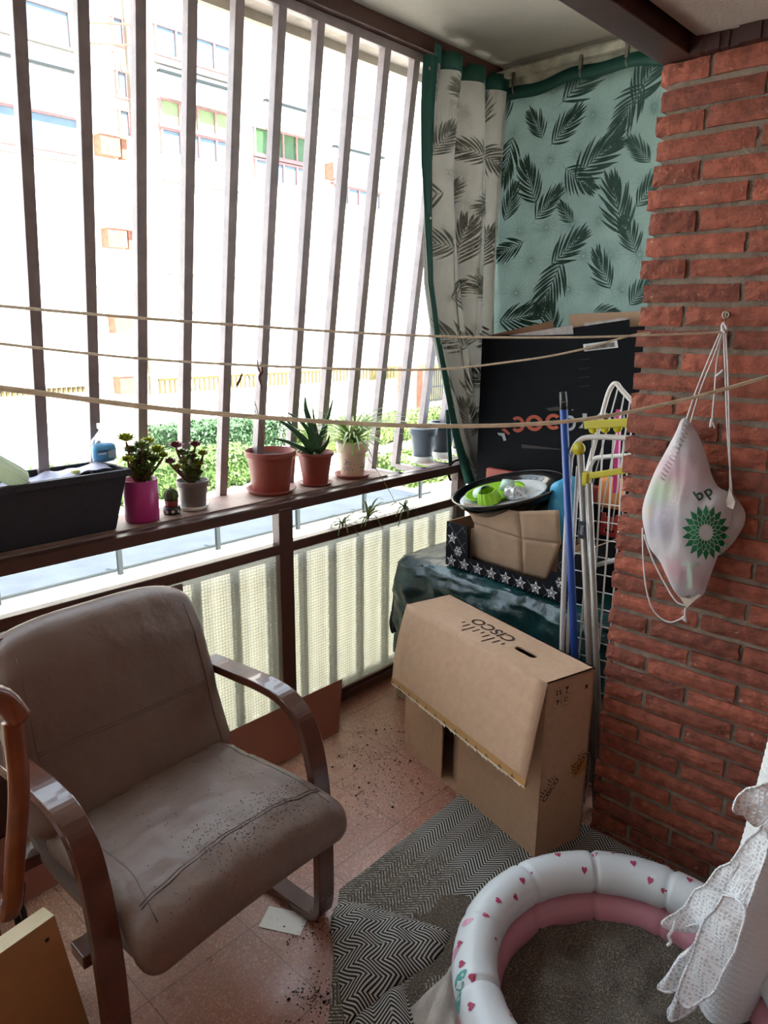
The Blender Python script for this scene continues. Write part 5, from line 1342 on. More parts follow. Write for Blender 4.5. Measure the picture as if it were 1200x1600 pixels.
# ------------------------------------------------------------------ clothes lines
m_rope = M('cream_cord', 'f0e9da', .8, translucent=.3, var=.12, vs=60, bump=.6, bs=250)
def line(label, pts, r, group=None):
    p3 = []
    for px, py, d in pts:
        dr = (FW + RT * ((px - 600) / F0) - UP * ((py - 800) / F0)); p3.append(CAM + dr * d)
    tag(MB().tube(smooth_path(p3, 10), r, 8).build('clothes_line', m_rope), label, 'clothes line', 'clothes lines')
dh = (P('y', 1.95, 1132, 520) - CAM).dot(FW)
line('highest cream clothes line, tied to the hook in the brick wall', [(-260, 450, .95), (0, 478, 1.15), (300, 503, 1.38), (640, 524, 1.62), (900, 527, 1.76), (1132, 519, dh)], .0026)
d2 = (P('y', 1.95, 996, 521) - CAM).dot(FW)
line('middle cream clothes line running up to the corner of the brick wall', [(-260, 502, 1.05), (0, 537, 1.2), (300, 566, 1.45), (645, 578, 1.66), (800, 565, 1.74), (900, 548, 1.8), (997, 522, d2 - .01), (1060, 521, d2 - .03)], .0024)
line('lowest and thickest cream clothes line crossing in front of the white bag', [(-260, 574, .62), (0, 606, .75), (300, 643, .92), (640, 665, 1.05), (880, 659, 1.14), (1050, 629, 1.20), (1200, 589, 1.26), (1420, 530, 1.3)], .0031)
hk = thing('wall_hook', 'small metal screw hook in the brick wall above the white bag', 'hook', P('y', 1.96, 1137, 492))
p = P('y', 1.962, 1137, 492)
MB().tube([p + Vector((.008 * math.cos(2 * PI * k / 16), -.012, .008 * math.sin(2 * PI * k / 16))) for k in range(16)], .0022, 6, closed=True).build('eye', m_met, hk)
MB().tube([p + Vector((0, -.012, 0)), p + Vector((0, .02, 0))], .003, 6).lathe([(.007, 0), (.006, .003)], p, 12, R=Matrix.Rotation(PI / 2, 3, 'X')).tube([p + Vector((.0, -.01, -.008)), P('y', 1.94, 1133, 508)], .002, 6).build('screw', m_met, hk)

# ------------------------------------------------------------------ drawstring bag
m_bag = M('thin_white_cloth', 'dcd8dc', .7, var=.05, vs=12, bump=.3, bs=90, translucent=.35)
def bagmat():
    nt = m_bag.node_tree; b = nt.nodes['Principled BSDF']; src = b.inputs['Base Color'].links[0].from_socket
    tc = N(nt, 'ShaderNodeTexCoord'); col = src
    for (px, py, r, hexc, k) in ((1055, 745, .035, 'e0929c', .55), (1028, 770, .022, '9ccf98', .55), (1045, 765, .02, 'a9d4a0', .5), (1013, 800, .014, 'e3d890', .6), (1030, 815, .035, 'b9b6d8', .5), (1058, 890, .022, 'de8fa0', .6), (1072, 895, .010, '8fc59c', .0), (1090, 915, .02, 'd9a8b8', .4), (1115, 740, .02, 'd8a8b4', .45), (1040, 725, .02, 'c9b0cc', .3)):
        c0 = P('y', 1.87, px, py)
        vm = N(nt, 'ShaderNodeVectorMath'); vm.operation = 'DISTANCE'; nt.links.new(tc.outputs['Object'], vm.inputs[0]); vm.inputs[1].default_value = c0 - BAG0
        f_ = ramp(nt, math_n(nt, 'DIVIDE', vm.outputs['Value'], r * 2.4), [(0.0, k), (1.0, 0.0)]); col = mix_rgb(nt, f_, col, lin(hexc))
    nt.links.new(col, b.inputs['Base Color'])
    for n in nt.nodes:
        if n.type == 'BSDF_TRANSLUCENT': nt.links.new(col, n.inputs[0])
BAG0 = Vector((-.68, 1.9, 1.1)); bagmat()
bg_ = thing('drawstring_bag', 'white translucent drawstring bag with green petal logo hanging on the brick wall', 'bag', BAG0)
def pillow(px, cpx, yb2, T_, name, mat, par, K=16, front=True):
    ypl = yb2; pts = [P('y', ypl, *q) for q in px]; out = smooth_path(pts + [pts[0]], 5)[:-1]; n = len(out); c0 = P('y', ypl, *cpx)
    def S(p):   # p on plane -> front surface point
        return p
    vs = []; fs = []
    def dep(s_, p): return T_ * (max(0, 1 - s_ ** 2.4)) ** .6 * (1 + .16 * noise.noise(Vector((p.x * 16, p.z * 11, 2)))) + .006 * (noise.noise(Vector((p.x * 38, p.z * 16, 4)))) * (1 - s_ ** 8) 
    for sg in (-1, 1):
        o = len(vs); vs.append(c0 + Vector((0, sg * dep(0, c0) if sg < 0 else min(.045, dep(0, c0)), 0)))
        for k in range(1, K + 1):
            s_ = k / K
            for p in out:
                q = c0 + (p - c0) * s_; d = dep(s_, q); vs.append(q + Vector((0, -d if sg < 0 else min(.045, d * .6), 0)))
        for i in range(n): fs.append((o, o + 1 + (i + 1) % n, o + 1 + i)[::sg])
        for k in range(K - 1):
            for i in range(n): fs.append((o + 1 + k * n + i, o + 1 + k * n + (i + 1) % n, o + 1 + (k + 1) * n + (i + 1) % n, o + 1 + (k + 1) * n + i)[::sg])
    ob = MB().add(vs, fs, 0, True).build(name, mat, par); return ob, out, c0, dep
olA = [(1070, 652), (1078, 660), (1090, 678), (1103, 710), (1112, 742), (1122, 760), (1138, 772), (1143, 800), (1136, 838), (1122, 868), (1108, 905), (1098, 930), (1080, 938), (1060, 932), (1046, 905), (1034, 880), (1016, 856), (1007, 825), (1004, 795), (1012, 765), (1024, 735), (1040, 705), (1056, 675), (1063, 658)]
oA, outA, cA, depA = pillow(olA, (1072, 810), 1.915, .062, 'cloth_body', m_bag, bg_)
pillow([(1120, 762), (1138, 768), (1145, 772), (1155, 784), (1164, 800), (1163, 818), (1154, 836), (1142, 852), (1126, 866), (1112, 868), (1105, 840), (1106, 790)], (1132, 815), 1.945, .022, 'cloth_side', m_bag, bg_, K=8)
from mathutils.bvhtree import BVHTree
bpy.context.view_layer.update()
_me = oA.data; _bv = BVHTree.FromPolygons([v.co + BAG0 for v in _me.vertices], [tuple(p.vertices) for p in _me.polygons])
def on_bag(px, py, lift=.0015):
    d = (FW + RT * ((px - 600) / F0) - UP * ((py - 800) / F0)).normalized(); h = _bv.ray_cast(CAM, d)
    return (h[0] - d * lift) if h[0] else P('y', 1.87, px, py)
def bag_decal(mb, polys, cx, cy, sx_, sy_, rot, mi, lift=.0015):
    vs, fs = polys; c, s_ = math.cos(rot), math.sin(rot); mb.add([on_bag(cx + (x * sx_ * c - y * sy_ * s_), cy - (x * sx_ * s_ + y * sy_ * c), lift) for x, y in vs], fs, mi)
mb = MB(); m_bpg = M('dark_green_print', '0d6b3f', .7, var=.1); m_bpt = M('letter_green', '1c4f42', .7)
# petal emblem: interleaved kite cells in rings around a clear centre
NP = 18
def helio():
    vs = []; fs = []
    Rn = [.30, .44, .62, .80, 1.0]
    def pt(r, a): return (r * math.sin(a), r * math.cos(a))
    g_ = 2 * PI / NP
    for ringi in range(3):
        r0, r1, r2 = [(.27, .37, .50), (.40, .53, .70), (.56, .76, 1.02)][ringi]
        for k in range(NP):
            a = g_ * (k + (.5 if ringi % 2 else 0)); hw = g_ * .475
            o = len(vs); vs += [pt(r0, a), pt(r1, a + hw), pt(r2, a), pt(r1, a - hw)]; fs.append((o, o + 1, o + 2, o + 3))
    return vs, fs
hv_, hf_ = helio()
def grid_poly(x0, y0, x1, y1, n=8):
    return [(x0 + (x1 - x0) * i / n, y0 + (y1 - y0) * j / n) for j in range(n + 1) for i in range(n + 1)], [(j * (n + 1) + i, j * (n + 1) + i + 1, (j + 1) * (n + 1) + i + 1, (j + 1) * (n + 1) + i) for j in range(n) for i in range(n)]
sv = []; sf = []
for f in hf_:   # subdivide each kite so it follows the cloth
    q = [hv_[i] for i in f]; n = 3; o = len(sv)
    for j in range(n + 1):
        for i in range(n + 1):
            u, v = i / n, j / n; a = tuple(q[0][k] * (1 - u) + q[1][k] * u for k in (0, 1)); b = tuple(q[3][k] * (1 - u) + q[2][k] * u for k in (0, 1)); sv.append(tuple(a[k] * (1 - v) + b[k] * v for k in (0, 1)))
    for j in range(n):
        for i in range(n): sf.append((o + j * (n + 1) + i, o + j * (n + 1) + i + 1, o + (j + 1) * (n + 1) + i + 1, o + (j + 1) * (n + 1) + i))
bag_decal(mb, (sv, sf), 1103, 832, 37, 43, 0, 0, .002)
mb.build('petal_emblem', m_bpg, bg_)
for ch_, bx_, by_ in (('b', 1092, 774), ('p', 1106, 768)):
    mb = MB(); bag_decal(mb, text_polys(ch_, 1.0), bx_, by_, 27, 24, .62, 0, .002); mb.build('printed_letter', [m_bpt], bg_)
mb = MB(); bag_decal(mb, grid_poly(-.42, .28, .42, .42), 1078, 899, 34, 50, -.08, 1, .0022); bag_decal(mb, grid_poly(-.14, -.42, .14, .28), 1078, 899, 34, 50, -.08, 1, .0022)
mb.build('faint_letter', [m_bpt, M('faint_green_shape', 'c2d2c6', .8)], bg_)
m_str = M('white_drawstring', 'd9d4d6', .7, var=.05)
mb = MB()
def cord(px, y=1.915, r=.0022, ys=None): mb.tube(smooth_path([P('y', (ys[i] if ys else y), *q) for i, q in enumerate(px)], 6), r, 6)
cord([(1131, 508), (1110, 555), (1088, 610), (1073, 655)], ys=[1.945, 1.94, 1.93, 1.91]); cord([(1133, 508), (1114, 560), (1094, 610), (1079, 660)], ys=[1.945, 1.94, 1.93, 1.91])
cord([(1133, 508), (1137, 570), (1140, 680), (1141, 770)], ys=[1.945, 1.945, 1.94, 1.93]); cord([(1130, 508), (1133, 570), (1137, 680), (1144, 772)], ys=[1.945, 1.945, 1.94, 1.93])
cord([(1130, 520), (1121, 560), (1116, 620), (1112, 666)], 1.948, .0025); cord([(1112, 655), (1110, 668)], 1.948, .0035); cord([(1114, 660), (1117, 669)], 1.948, .0022)
cord([(1118, 589), (1130, 578)], 1.94, .003); cord([(1136, 515), (1131, 505), (1128, 512), (1133, 520)], 1.94, .0032)
cord([(1004, 825), (1005, 870), (1010, 920), (1022, 955), (1045, 972), (1066, 966)], 1.93); cord([(1006, 835), (1018, 870), (1035, 905), (1055, 938), (1070, 946)], 1.91); cord([(1071, 950), (1070, 962), (1066, 966), (1073, 971)], 1.92, .003); cord([(1070, 962), (1072, 972)], 1.92, .003)
mb.build('drawstring', m_str, bg_)
rn = random.Random(6); mb = MB()
for k in range(15):   # gathered hem along the drawstring channel
    t = k / 14; px, py = 1064 + (1022 - 1064) * t + 4, 662 + (745 - 662) * t; a = on_bag(px + 5, py, .001); b = on_bag(px + 12, py + 5, .001)
    mb.tube([P('y', 1.91, px - 3, py), a, b], [.0035, .004, .0012], 6)
mb.build('gathered_channel', m_bag, bg_)
mb = MB().add([P('y', 1.90, 1058, 926), P('y', 1.90, 1096, 929), P('y', 1.905, 1073, 950)], [(0, 2, 1)], 0); mb.build('corner_tab', M('cream_tab', 'cfc3b4', .8), bg_, solid=.002)
mb = MB().add([P('y', 1.90, 1133, 790), P('y', 1.90, 1140, 762), P('y', 1.90, 1149, 784), P('y', 1.895, 1146, 796)], [(0, 3, 2, 1)], 0); mb.build('corner_tab', bpy.data.materials['cream_tab'], bg_, solid=.002)
p = P('y', 1.895, 1075, 932); MB().tube([p + Vector((.0045 * math.cos(2 * PI * k / 14), 0, .0045 * math.sin(2 * PI * k / 14))) for k in range(14)], .0014, 5, closed=True).build('eyelet', m_met, bg_)
# ------------------------------------------------------------------ plants and pots on the sill
SZ = 0.9625
m_ter = M('terracotta_plastic', '8c4236', .5, var=.12, vs=14); m_leafd = M('aloe_green', '2f5a34', .45, var=.3, vs=20); m_leafl = M('spider_plant_green', '7fa04e', .5, var=.3, vs=30)
m_stem = M('brown_stem', '6b4a38', .8, var=.2); m_succ = M('succulent_green', '8a9a58', .5, var=.3, vs=35, isl=.6); m_succ2 = M('reddish_succulent_tip', '8c4a4c', .5, var=.2)
def pot(par, c, r0, r1, h, mat, rim=.018, rimw=.006, name='pot', soil=.85):
    c = Vector(c); p = [(0, 0), (r0, 0), (r0 + (r1 - r0) * (1 - rim / h), h - rim), (r1 - rimw * .2 + rimw, h - rim), (r1 + rimw, h), (r1 + rimw - .004, h), (r0 * .97 + (r1 - r0) * .8, h * .75), (0, h * .75)]
    MB().lathe(p, c, 44, cap=False).build(name, mat, par, bevel=.0012)
    MB().lathe([(r0 + (r1 - r0) * soil, h * soil), (0, h * soil + .004)], c, 30, cap=False).build('soil', m_dirt, par)
def saucer(par, c, r, h, mat): MB().lathe([(0, 0), (r * .82, 0), (r, h), (r - .004, h), (r * .8, .004), (0, .004)], c, 40, cap=False).build('saucer', mat, par)

# big terracotta pot with dry stalks
t = thing('potted_plant', 'large terracotta pot on a saucer holding only dry stalks', 'potted plant', (-2.185, 1.705, SZ))
c = Vector((-2.185, 1.705, SZ)); saucer(t, c, .098, .018, m_ter); pot(t, c + Vector((0, 0, .006)), .070, .090, .158, m_ter, rim=.022, rimw=.008)
mb = MB(); rt = P('x', -2.18, 411, 690)
for pts, r in ((((415, 695), (411, 640), (408, 600), (406, 570)), .0016), (((411, 692), (404, 650), (396, 620), (393, 598)), .0013), (((405, 655), (395, 635), (389, 622)), .001)):
    mb.tube(smooth_path([P('x', -2.18, *q) for q in pts], 5), r, 5)
for px, py in ((399, 632), (394, 610), (390, 623), (404, 652), (407, 600)): mb.lathe([(.0008, -.003), (.0025, 0), (.0008, .003)], P('x', -2.18, px, py), 6)
mb.build('stalk', m_stem, t)
mb = MB(); m_dead = M('dead_leaf', '6b3526', .8, var=.35, vs=40)
for pts, w_ in ((((406, 565), (409, 580), (404, 590), (410, 606)), .014), (((402, 562), (403, 575), (408, 585)), .009), (((379, 582), (374, 592), (370, 605)), .013), (((378, 590), (372, 596), (369, 603)), .008)):
    P3 = smooth_path([P('x', -2.17, *q) for q in pts], 4); L = len(P3); mb.strip(P3, [max(.002, w_ * math.sin(PI * (i + .6) / (L + .4))) for i in range(L)], (1, .3, 0))
mb.tube([P('x', -2.18, 395, 598), P('x', -2.18, 386, 585), P('x', -2.17, 379, 581)], .0009, 5); mb.build('dead_leaf', m_dead, t)

# aloe
t = thing('potted_plant', 'aloe with thick pointed green leaves in a small terracotta pot', 'potted plant', (-2.175, 1.925, SZ)); c = Vector((-2.175, 1.925, SZ))
saucer(t, c, .072, .010, m_ter); pot(t, c + Vector((0, 0, .005)), .050, .070, .128, m_ter, rim=.014, rimw=.006)
root = c + Vector((0, 0, .118))
spec = [((492, 705), (486, 670), (478, 640), (477, 619), .034), ((494, 705), (502, 680), (513, 650), (521, 622), .026), ((490, 706), (472, 685), (452, 667), (433, 655), .030), ((488, 708), (470, 700), (448, 690), (424, 684), .020), ((496, 706), (488, 680), (482, 660), (475, 640), .022), ((496, 708), (505, 700), (512, 690), (515, 680), .020), ((486, 706), (475, 690), (462, 672), (440, 648), .020), ((500, 706), (496, 680), (490, 650), (489, 632), .012), ((488, 704), (482, 675), (466, 655), (450, 645), .020)]
for k, (a, b, c3, d, w_) in enumerate(spec):
    xs = [-2.175, -2.17 + .01 * ((k % 3) - 1), -2.165 + .02 * ((k % 3) - 1), -2.16 + .03 * ((k % 3) - 1)]
    pth = smooth_path([P('x', x, *q) for x, q in zip(xs, (a, b, c3, d))], 5); L = len(pth)
    mb = MB(); mb.strip(pth, [w_ * (1 - (i / (L - 1)) ** 1.6) + .0008 for i in range(L)], (1, -.35, .2)); mb.build('leaf', m_leafd, t, solid=.005)
# spider plant
t = thing('potted_plant', 'spider plant in a cream pot printed with small blue flower sprigs', 'potted plant', (-2.175, 2.135, SZ)); c = Vector((-2.175, 2.135, SZ))
m_crm = M('cream_ceramic', 'd9c3ab', .35, var=.04); saucer(t, c, .080, .016, m_ter)
pot(t, c + Vector((0, 0, .007)), .050, .064, .142, m_crm, rim=.040, rimw=.005)
mb = MB(); rn = random.Random(31)
def potpt(a, z): r = .0505 + .014 * z / .142 + .0008; return c + Vector((r * math.cos(a), r * math.sin(a), .007 + z))
for a0 in (-2.3, -1.05, .3):   # sprigs of small ovals around the pot
    for _ in range(34):
        a = a0 + rn.gauss(0, .22); z = max(.008, min(.088, .05 + rn.gauss(0, .02))); s_ = rn.uniform(.0022, .0042); ro = rn.uniform(0, 3)
        pts = [potpt(a + (s_ * math.cos(q) * math.cos(ro) - .45 * s_ * math.sin(q) * math.sin(ro)) / .055, z + s_ * math.cos(q) * math.sin(ro) + .45 * s_ * math.sin(q) * math.cos(ro)) for q in (k * PI / 4 for k in range(8))]
        mb.add(pts, [tuple(range(8))], 0)
mb.build('flower_print', M('blue_grey_print', '5a6680', .6), t)
root = c + Vector((0, 0, .145)); mb = MB()
for k in range(95):
    a = rn.uniform(0, 2 * PI); L = rn.uniform(.17, .33); up = rn.uniform(.35, 1.5); d = Vector((math.cos(a) * .8, math.sin(a), 0))
    p0 = root + d * .012; pts = []
    for i in range(9):
        s_ = i / 8; pts.append(p0 + d * (L * s_ * math.cos(up * (1 - s_ * .6))) + Vector((0, 0, L * (math.sin(up) * s_ - .55 * s_ * s_))))
    if min(p.x for p in pts) < -2.31 : pts = [Vector((max(p.x, -2.30), p.y, p.z)) for p in pts]
    mb.strip(pts, [.012 * (1 - .75 * (i / 8) ** 2) for i in range(9)], (0, 0, 1), mi=k % 2)
tag(mb.build('foliage', [m_leafl, M('pale_stripe_leaf', 'b3bf83', .5, var=.15)], t), kind='stuff')
mb = MB()
mb.tube(smooth_path([root + Vector((.02, 0, 0)), Vector((-2.075, 2.16, 1.02)), Vector((-2.035, 2.2, .93)), Vector((-2.04, 2.25, .83)), P('x', -2.05, 560, 800), P('x', -2.03, 605, 800)], 6), .0013, 5); mb.build('runner', M('runner_stem', 'b5a070', .7), t)
for (px, py, s_, lab) in ((575, 808, .075, 'hanging baby spider plant lying on the middle rail, left one'), (632, 800, .06, 'hanging baby spider plant lying on the middle rail near the hook'), (535, 812, .05, 'pale young plantlet at the far left on the middle rail')):
    q = P('x', -2.065, px, py); q.z = .80; pt_ = thing('spider_plantlet', lab, 'plantlet', q); mb = MB()
    for k in range(16):
        a = rn.uniform(0, 2 * PI); L = s_ * rn.uniform(1.2, 2.4); d = Vector((math.cos(a) * .4, math.sin(a), 0)); e_ = rn.uniform(.3, 1.2)
        pts = [q + d * (L * i / 5) + Vector((0, 0, L * (e_ * i / 5 - (.9) * (i / 5) ** 2) + .002)) for i in range(6)]
        mb.strip([Vector((p.x, p.y, max(p.z, .7985 if p.x < -2.045 else .74))) for p in pts], [.012 * (1 - .7 * i / 5) for i in range(6)], (0, 0, 1))
    mb.build('foliage', M('plantlet_green', '6f8550', .5, var=.3), pt_)
    MB().tube([q, q + Vector((.025, .03, .0)), q + Vector((.032, .06, -.05))], .0014, 5).rbox(q, (.004, .004, .005), .003, 2).build('root', m_stem, pt_)

# grey pot with reddish succulent
def rosette(mb, c_, r, n, seed, mi=0, up=Vector((0, 0, 1))):
    rn_ = random.Random(seed)
    for k in range(n):
        a = k * 2.4; e_ = .30 + 1.0 * (k / n); l = r * (1 - .35 * k / n); d = Vector((math.cos(a) * math.cos(e_), math.sin(a) * math.cos(e_), math.sin(e_)))
        x = d.cross(Vector((0, 0, 1))).normalized(); y = x.cross(d)
        pts = [c_, c_ + d * l * .5 + x * l * .30, c_ + d * l * .95 + x * l * .14, c_ + d * l, c_ + d * l * .95 - x * l * .14, c_ + d * l * .5 - x * l * .30, c_ + d * l * .5 + y * l * .12]
        mb.add(pts, [(0, 1, 6), (1, 2, 6), (2, 3, 6), (3, 4, 6), (4, 5, 6), (5, 0, 6)], mi, True)
def succulent(par, c_, heads, rr, seed, xp=-2.17):
    rn_ = random.Random(seed); mb = MB(); ms = MB()
    for (px, py, s_, mi) in heads:
        h = P('x', xp + rn_.uniform(-.03, .03), px, py); ms.tube(smooth_path([c_, c_.lerp(h, .5) + Vector((rn_.uniform(-.008, .008), rn_.uniform(-.008, .008), -.008)), h], 4), [.005] * 4 + [.0045] * 4 + [.003], 7)
        rosette(mb, h, s_ * 1.8, 20, rn_.random(), mi); rosette(mb, h + Vector((0, 0, s_ * .3)), s_ * 1.3, 13, 2, mi)
    for _ in range(46):
        px, py, s_, mi = rn_.choice(heads); h = P('x', xp, px, py).lerp(c_, rn_.uniform(.2, .8)) + Vector([rn_.uniform(-.012, .012) for _ in range(3)]); rosette(mb, h, s_ * 1.4, 9, 1, 0)
    ms.build('stem', m_stem, par); mb.build('rosettes', [m_succ, m_succ2, M('yellow_green_leaf', 'b5b83e', .5, var=.2)], par)
t = thing('potted_plant', 'grey plastic pot on a white saucer with a branching reddish succulent', 'potted plant', (-2.175, 1.355, SZ)); c = Vector((-2.175, 1.355, SZ))
m_gpot = M('warm_grey_plastic', '6f6460', .5, var=.05); saucer(t, c, .054, .014, m_white); pot(t, c + Vector((0, 0, .005)), .041, .052, .097, m_gpot, rim=.020, rimw=.004)
succulent(t, c + Vector((0, 0, .085)), [(275, 700, .020, 1), (305, 698, .018, 1), (285, 712, .020, 0), (317, 712, .018, 2), (266, 725, .018, 1), (310, 728, .018, 2), (298, 718, .018, 0), (278, 733, .016, 2), (296, 742, .016, 1)], 1, 3)
# pink pot
t = thing('potted_plant', 'bright pink pot with a bushy green succulent beside the dark planter', 'potted plant', (-2.160, 1.150, SZ)); c = Vector((-2.160, 1.150, SZ))
MB().lathe([(0, 0), (.050, 0), (.054, .004), (.0565, .138), (.0545, .138), (.052, .11), (0, .11)], c, 48, cap=False).build('pot', M('magenta_pot', 'b5327f', .35, var=.04), t)
MB().lathe([(.052, .115), (0, .118)], c, 30, cap=False).build('soil', m_dirt, t)
succulent(t, c + Vector((0, 0, .118)), [(197, 690, .024, 2), (205, 708, .022, 0), (222, 702, .024, 0), (232, 694, .020, 2), (246, 708, .024, 2), (226, 716, .026, 0), (212, 725, .022, 0), (240, 722, .022, 0), (200, 722, .018, 2), (232, 735, .020, 0), (218, 738, .018, 0), (255, 715, .016, 2)], 1, 8, -2.16)
# little cactus
t = thing('potted_plant', 'tiny round cactus in a red pot set in a black flower-patterned bowl', 'potted plant', (-2.165, 1.262, SZ)); c = Vector((-2.165, 1.262, SZ))
MB().lathe([(0, 0), (.026, 0), (.030, .012), (.027, .026), (.024, .026), (.022, .01), (0, .01)], c, 32, cap=False).build('bowl', m_black, t)
mb = MB()
for k in range(9):
    a = 2 * PI * k / 9 + .3; o = c + Vector((.0302 * math.cos(a), .0302 * math.sin(a), .012)); nx = Vector((-math.sin(a), math.cos(a), 0))
    for q in range(5):
        b = 2 * PI * q / 5; w0 = o + (nx * math.cos(b) + UZ * math.sin(b)) * .0038; mb.add([w0 + (nx * math.cos(z_) + UZ * math.sin(z_)) * .0022 for z_ in (k2 * PI / 3 for k2 in range(6))], [tuple(range(6))], 0)
mb.build('flower_pattern', m_white, t)
MB().lathe([(0, .018), (.019, .018), (.023, .046), (.020, .046), (0, .042)], c, 28, cap=False).build('pot', M('red_clay', '8a2f28', .6), t)
mb = MB(); n = 26; vs = []; fs = []; prof = [(.010, .040), (.020, .048), (.023, .060), (.021, .074), (.013, .084), (.002, .088)]
for r, z in prof:
    for k in range(n): rr = r * (1 + .10 * (1 if k % 2 else -1)); vs.append(c + Vector((rr * math.cos(2 * PI * k / n), rr * math.sin(2 * PI * k / n), z)))
for i in range(len(prof) - 1):
    for k in range(n): fs.append((i * n + k, i * n + (k + 1) % n, (i + 1) * n + (k + 1) % n, (i + 1) * n + k))
mb.add(vs, fs, 0, True).build('cactus_body', M('cactus_green', '4a5a34', .7), t)
mb = MB()
for k in range(n):
    for r, z in prof[1:]:
        if k % 2 == 0: continue
        o = c + Vector((r * 1.08 * math.cos(2 * PI * k / n), r * 1.08 * math.sin(2 * PI * k / n), z))
        for _ in range(3):
            d = (o - c - Vector((0, 0, .06))).normalized() + Vector([rn.uniform(-.6, .6) for _ in range(3)]); e_ = o + d * .006; s2 = Vector((.0005, .0005, 0)); mb.add([o - s2, o + s2, e_], [(0, 1, 2)], 0)
mb.build('spines', M('tan_spines', 'b09468', .7), t)

# empty blue-grey pots at the end
m_bp = M('blue_grey_plastic', '5f6d7e', .5, var=.06); m_dk = M('dark_slate_plastic', '2f3a46', .5, var=.06)
for y, x, mt, s_, lab in ((2.635, -2.205, m_bp, 1.0, 'empty blue-grey pot on a deep white saucer, nearest of the pots by the curtain'), (2.80, -2.22, m_dk, 1.05, 'empty dark slate pot behind the blue-grey one'), (2.95, -2.21, m_dk, 1.05, 'dark slate pot farthest along the sill, half hidden by the green hem')):
    t = thing('plant_pot', lab, 'plant pot', (x, y, .957)); c = Vector((x, y, .957))
    MB().lathe([(0, 0), (.056, 0), (.050, .030), (.045, .030), (0, .010)], c, 40, cap=False).build('saucer', m_white, t)
    h = .165 * s_; p = [(0, .024), (.044, .024), (.060, h - .034), (.0665, h - .034), (.0685, h), (.064, h), (.058, h - .04), (.042, .034), (0, .034)]
    MB().lathe(p, c, 44, cap=False).build('pot', mt, t); MB().lathe([(.0690, h - .003), (.0690, h + .003), (.0625, h + .003), (.0625, h - .003)], c, 44, cap=False).build('pot_rim', M('pale_rim', 'c6cbd0', .5), t)

# long dark planter with odds and ends
pt = thing('window_box', 'long dark charcoal plastic planter box at the left end of the sill', 'planter', (-2.17, .75, SZ))
m_ch = M('charcoal_plastic', '26262e', .6, var=.15, vs=40, bump=.5, bs=120)
def frus(x0, x1, y0, y1, z): return [Vector((x0, y0, z)), Vector((x1, y0, z)), Vector((x1, y1, z)), Vector((x0, y1, z))]
zb, zt = SZ, 1.157
ob_ = frus(-2.245, -2.115, .43, 1.035, zb); ot = frus(-2.262, -2.078, .40, 1.065, zt - .02)
ib = frus(-2.235, -2.125, .44, 1.025, zb + .01); it = frus(-2.255, -2.085, .407, 1.058, zt)
mb = MB(); vs = ob_ + ot + ib + it
fs = [(0, 3, 2, 1)] + [(i, (i + 1) % 4, 4 + (i + 1) % 4, 4 + i) for i in range(4)] + [(8, 9, 10, 11)] + [(8 + (i + 1) % 4, 8 + i, 12 + i, 12 + (i + 1) % 4) for i in range(4)]
mb.add(vs, fs, 0); mb.build('box', m_ch, pt, bevel=.003)
rm = MB(); ro = frus(-2.270, -2.068, .39, 1.078, zt - .022); rt_ = frus(-2.270, -2.068, .39, 1.078, zt); ri = frus(-2.258, -2.082, .402, 1.063, zt); rj = frus(-2.258, -2.082, .402, 1.063, zt - .022)
rm.add(ro + rt_ + ri + rj, [(i, (i + 1) % 4, 4 + (i + 1) % 4, 4 + i) for i in range(4)] + [(4 + i, 4 + (i + 1) % 4, 8 + (i + 1) % 4, 8 + i) for i in range(4)] + [(8 + i, 8 + (i + 1) % 4, 12 + (i + 1) % 4, 12 + i) for i in range(4)] + [(12 + i, 12 + (i + 1) % 4, (i + 1) % 4, i) for i in range(4)], 0)
rm.build('rim', m_ch, pt, bevel=.002)
# ribbed translucent bottle lying across the planter
m_tr = M('ribbed_clear_plastic', 'c9d3bd', .25, var=.06, trans=.25, translucent=.4)
bo = thing('ribbed_container', 'pale greenish ribbed plastic container lying in the dark planter at the left edge', 'container', (-2.1, .6, 1.18))
b1_ = P('x', -2.10, 38, 752); b0_ = P('x', -2.10, -60, 700); axx = (b0_ - b1_); q = axx.normalized().to_track_quat('Z', 'Y').to_matrix(); n = 44; vs = []; fs = []
prof = [(0, 0), (.020, .0), (.027, .008), (.030, .03), (.032, axx.length), (.0, axx.length)]
for r, z in prof:
    for k in range(n): rr = r * (1 + .05 * (k % 2)); vs.append(b1_ + q @ Vector((rr * math.cos(2 * PI * k / n), rr * math.sin(2 * PI * k / n), z)))
for i in range(len(prof) - 1):
    for k in range(n): fs.append((i * n + k, i * n + (k + 1) % n, (i + 1) * n + (k + 1) % n, (i + 1) * n + k))
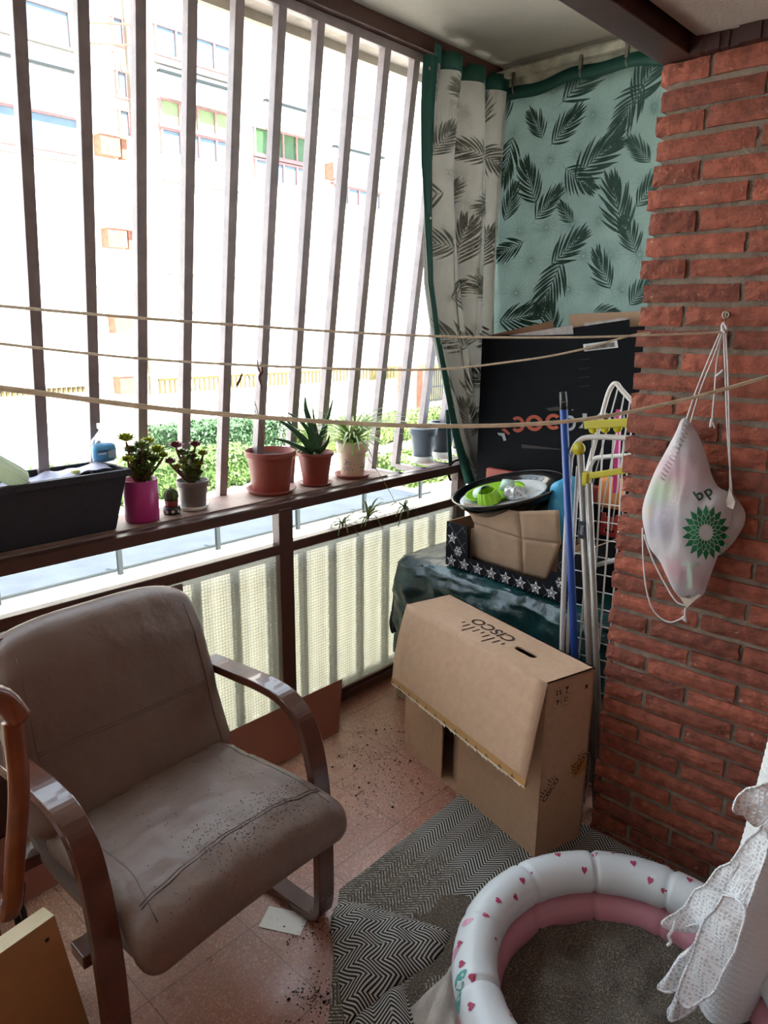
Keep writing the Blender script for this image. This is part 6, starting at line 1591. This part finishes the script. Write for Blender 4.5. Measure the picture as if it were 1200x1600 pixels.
MB().add(vs, fs, 0, False).build('body', m_tr, bo); MB().tube([P('x', -2.11, 30, 742), P('x', -2.12, 52, 760)], .005, 8).build('neck', m_white, bo)
mb = MB()
def bagf(u, v): p = Vector((-2.235 + .12 * v, .70 + .34 * u, 1.13 + .028 * u)); p.z += .014 * noise.noise(p * 22) + .010 * math.sin(u * 9) * v; return p
tag(MB().grid(bagf, 26, 12).build('plastic_bag', M('lilac_white_film', 'cbc8dc', .35, var=.15, vs=18, translucent=.3), solid=.001), 'crumpled lilac-white plastic bag lying inside the dark planter', 'bag')
tag(MB().rbox(P('x', -2.15, 118, 737), (.008, .012, .005), .004, 4).build('yellow_peg', M('pale_yellow_plastic', 'd3d67e', .5)), 'small pale yellow plastic piece on the bag in the planter', 'peg')
# hand gel bottle
m_clr = M('clear_gel_plastic', 'dfe6ea', .08, var=.02, trans=.85, alpha=.55)
gb_ = thing('gel_bottle', 'clear squeezable bottle with a blue label standing at the end of the planter', 'bottle', (-2.19, 1.02, 1.10))
c = P('x', -2.19, 167, 757); R0 = Matrix.Rotation(math.radians(-2), 3, 'X')
MB().rbox(c + Vector((0, 0, .078)), (.020, .036, .078), .018, 8).build('body', m_clr, gb_)
MB().rbox(c + Vector((.0, 0, .104)), (.0215, .0375, .030), .019, 8).build('label', M('blue_label', '4f9fd2', .4, var=.25, vs=30), gb_)
mb = MB(); decal(mb, rect_poly(-.030, -.0025, .012, .0025), c + Vector((.0222, 0, .112)), (0, 1, 0), (0, 0, 1), 0); decal(mb, rect_poly(-.030, -.010, -.004, -.006), c + Vector((.0222, 0, .112)), (0, 1, 0), (0, 0, 1), 1)
for k in range(6): decal(mb, rect_poly(.004 + .0045 * k, -.024, .006 + .0045 * k, .001), c + Vector((.0222, 0, .112)), (0, 1, 0), (0, 0, 1), 1)
mb.build('label_print', [M('dark_label_print', '3a4a78', .5), m_white], gb_)
MB().lathe([(.030, .148), (.016, .166), (.011, .172), (.011, .180), (.015, .180), (.015, .196), (0, .196)], c, 24, cap=False).build('cap', m_clr, gb_)
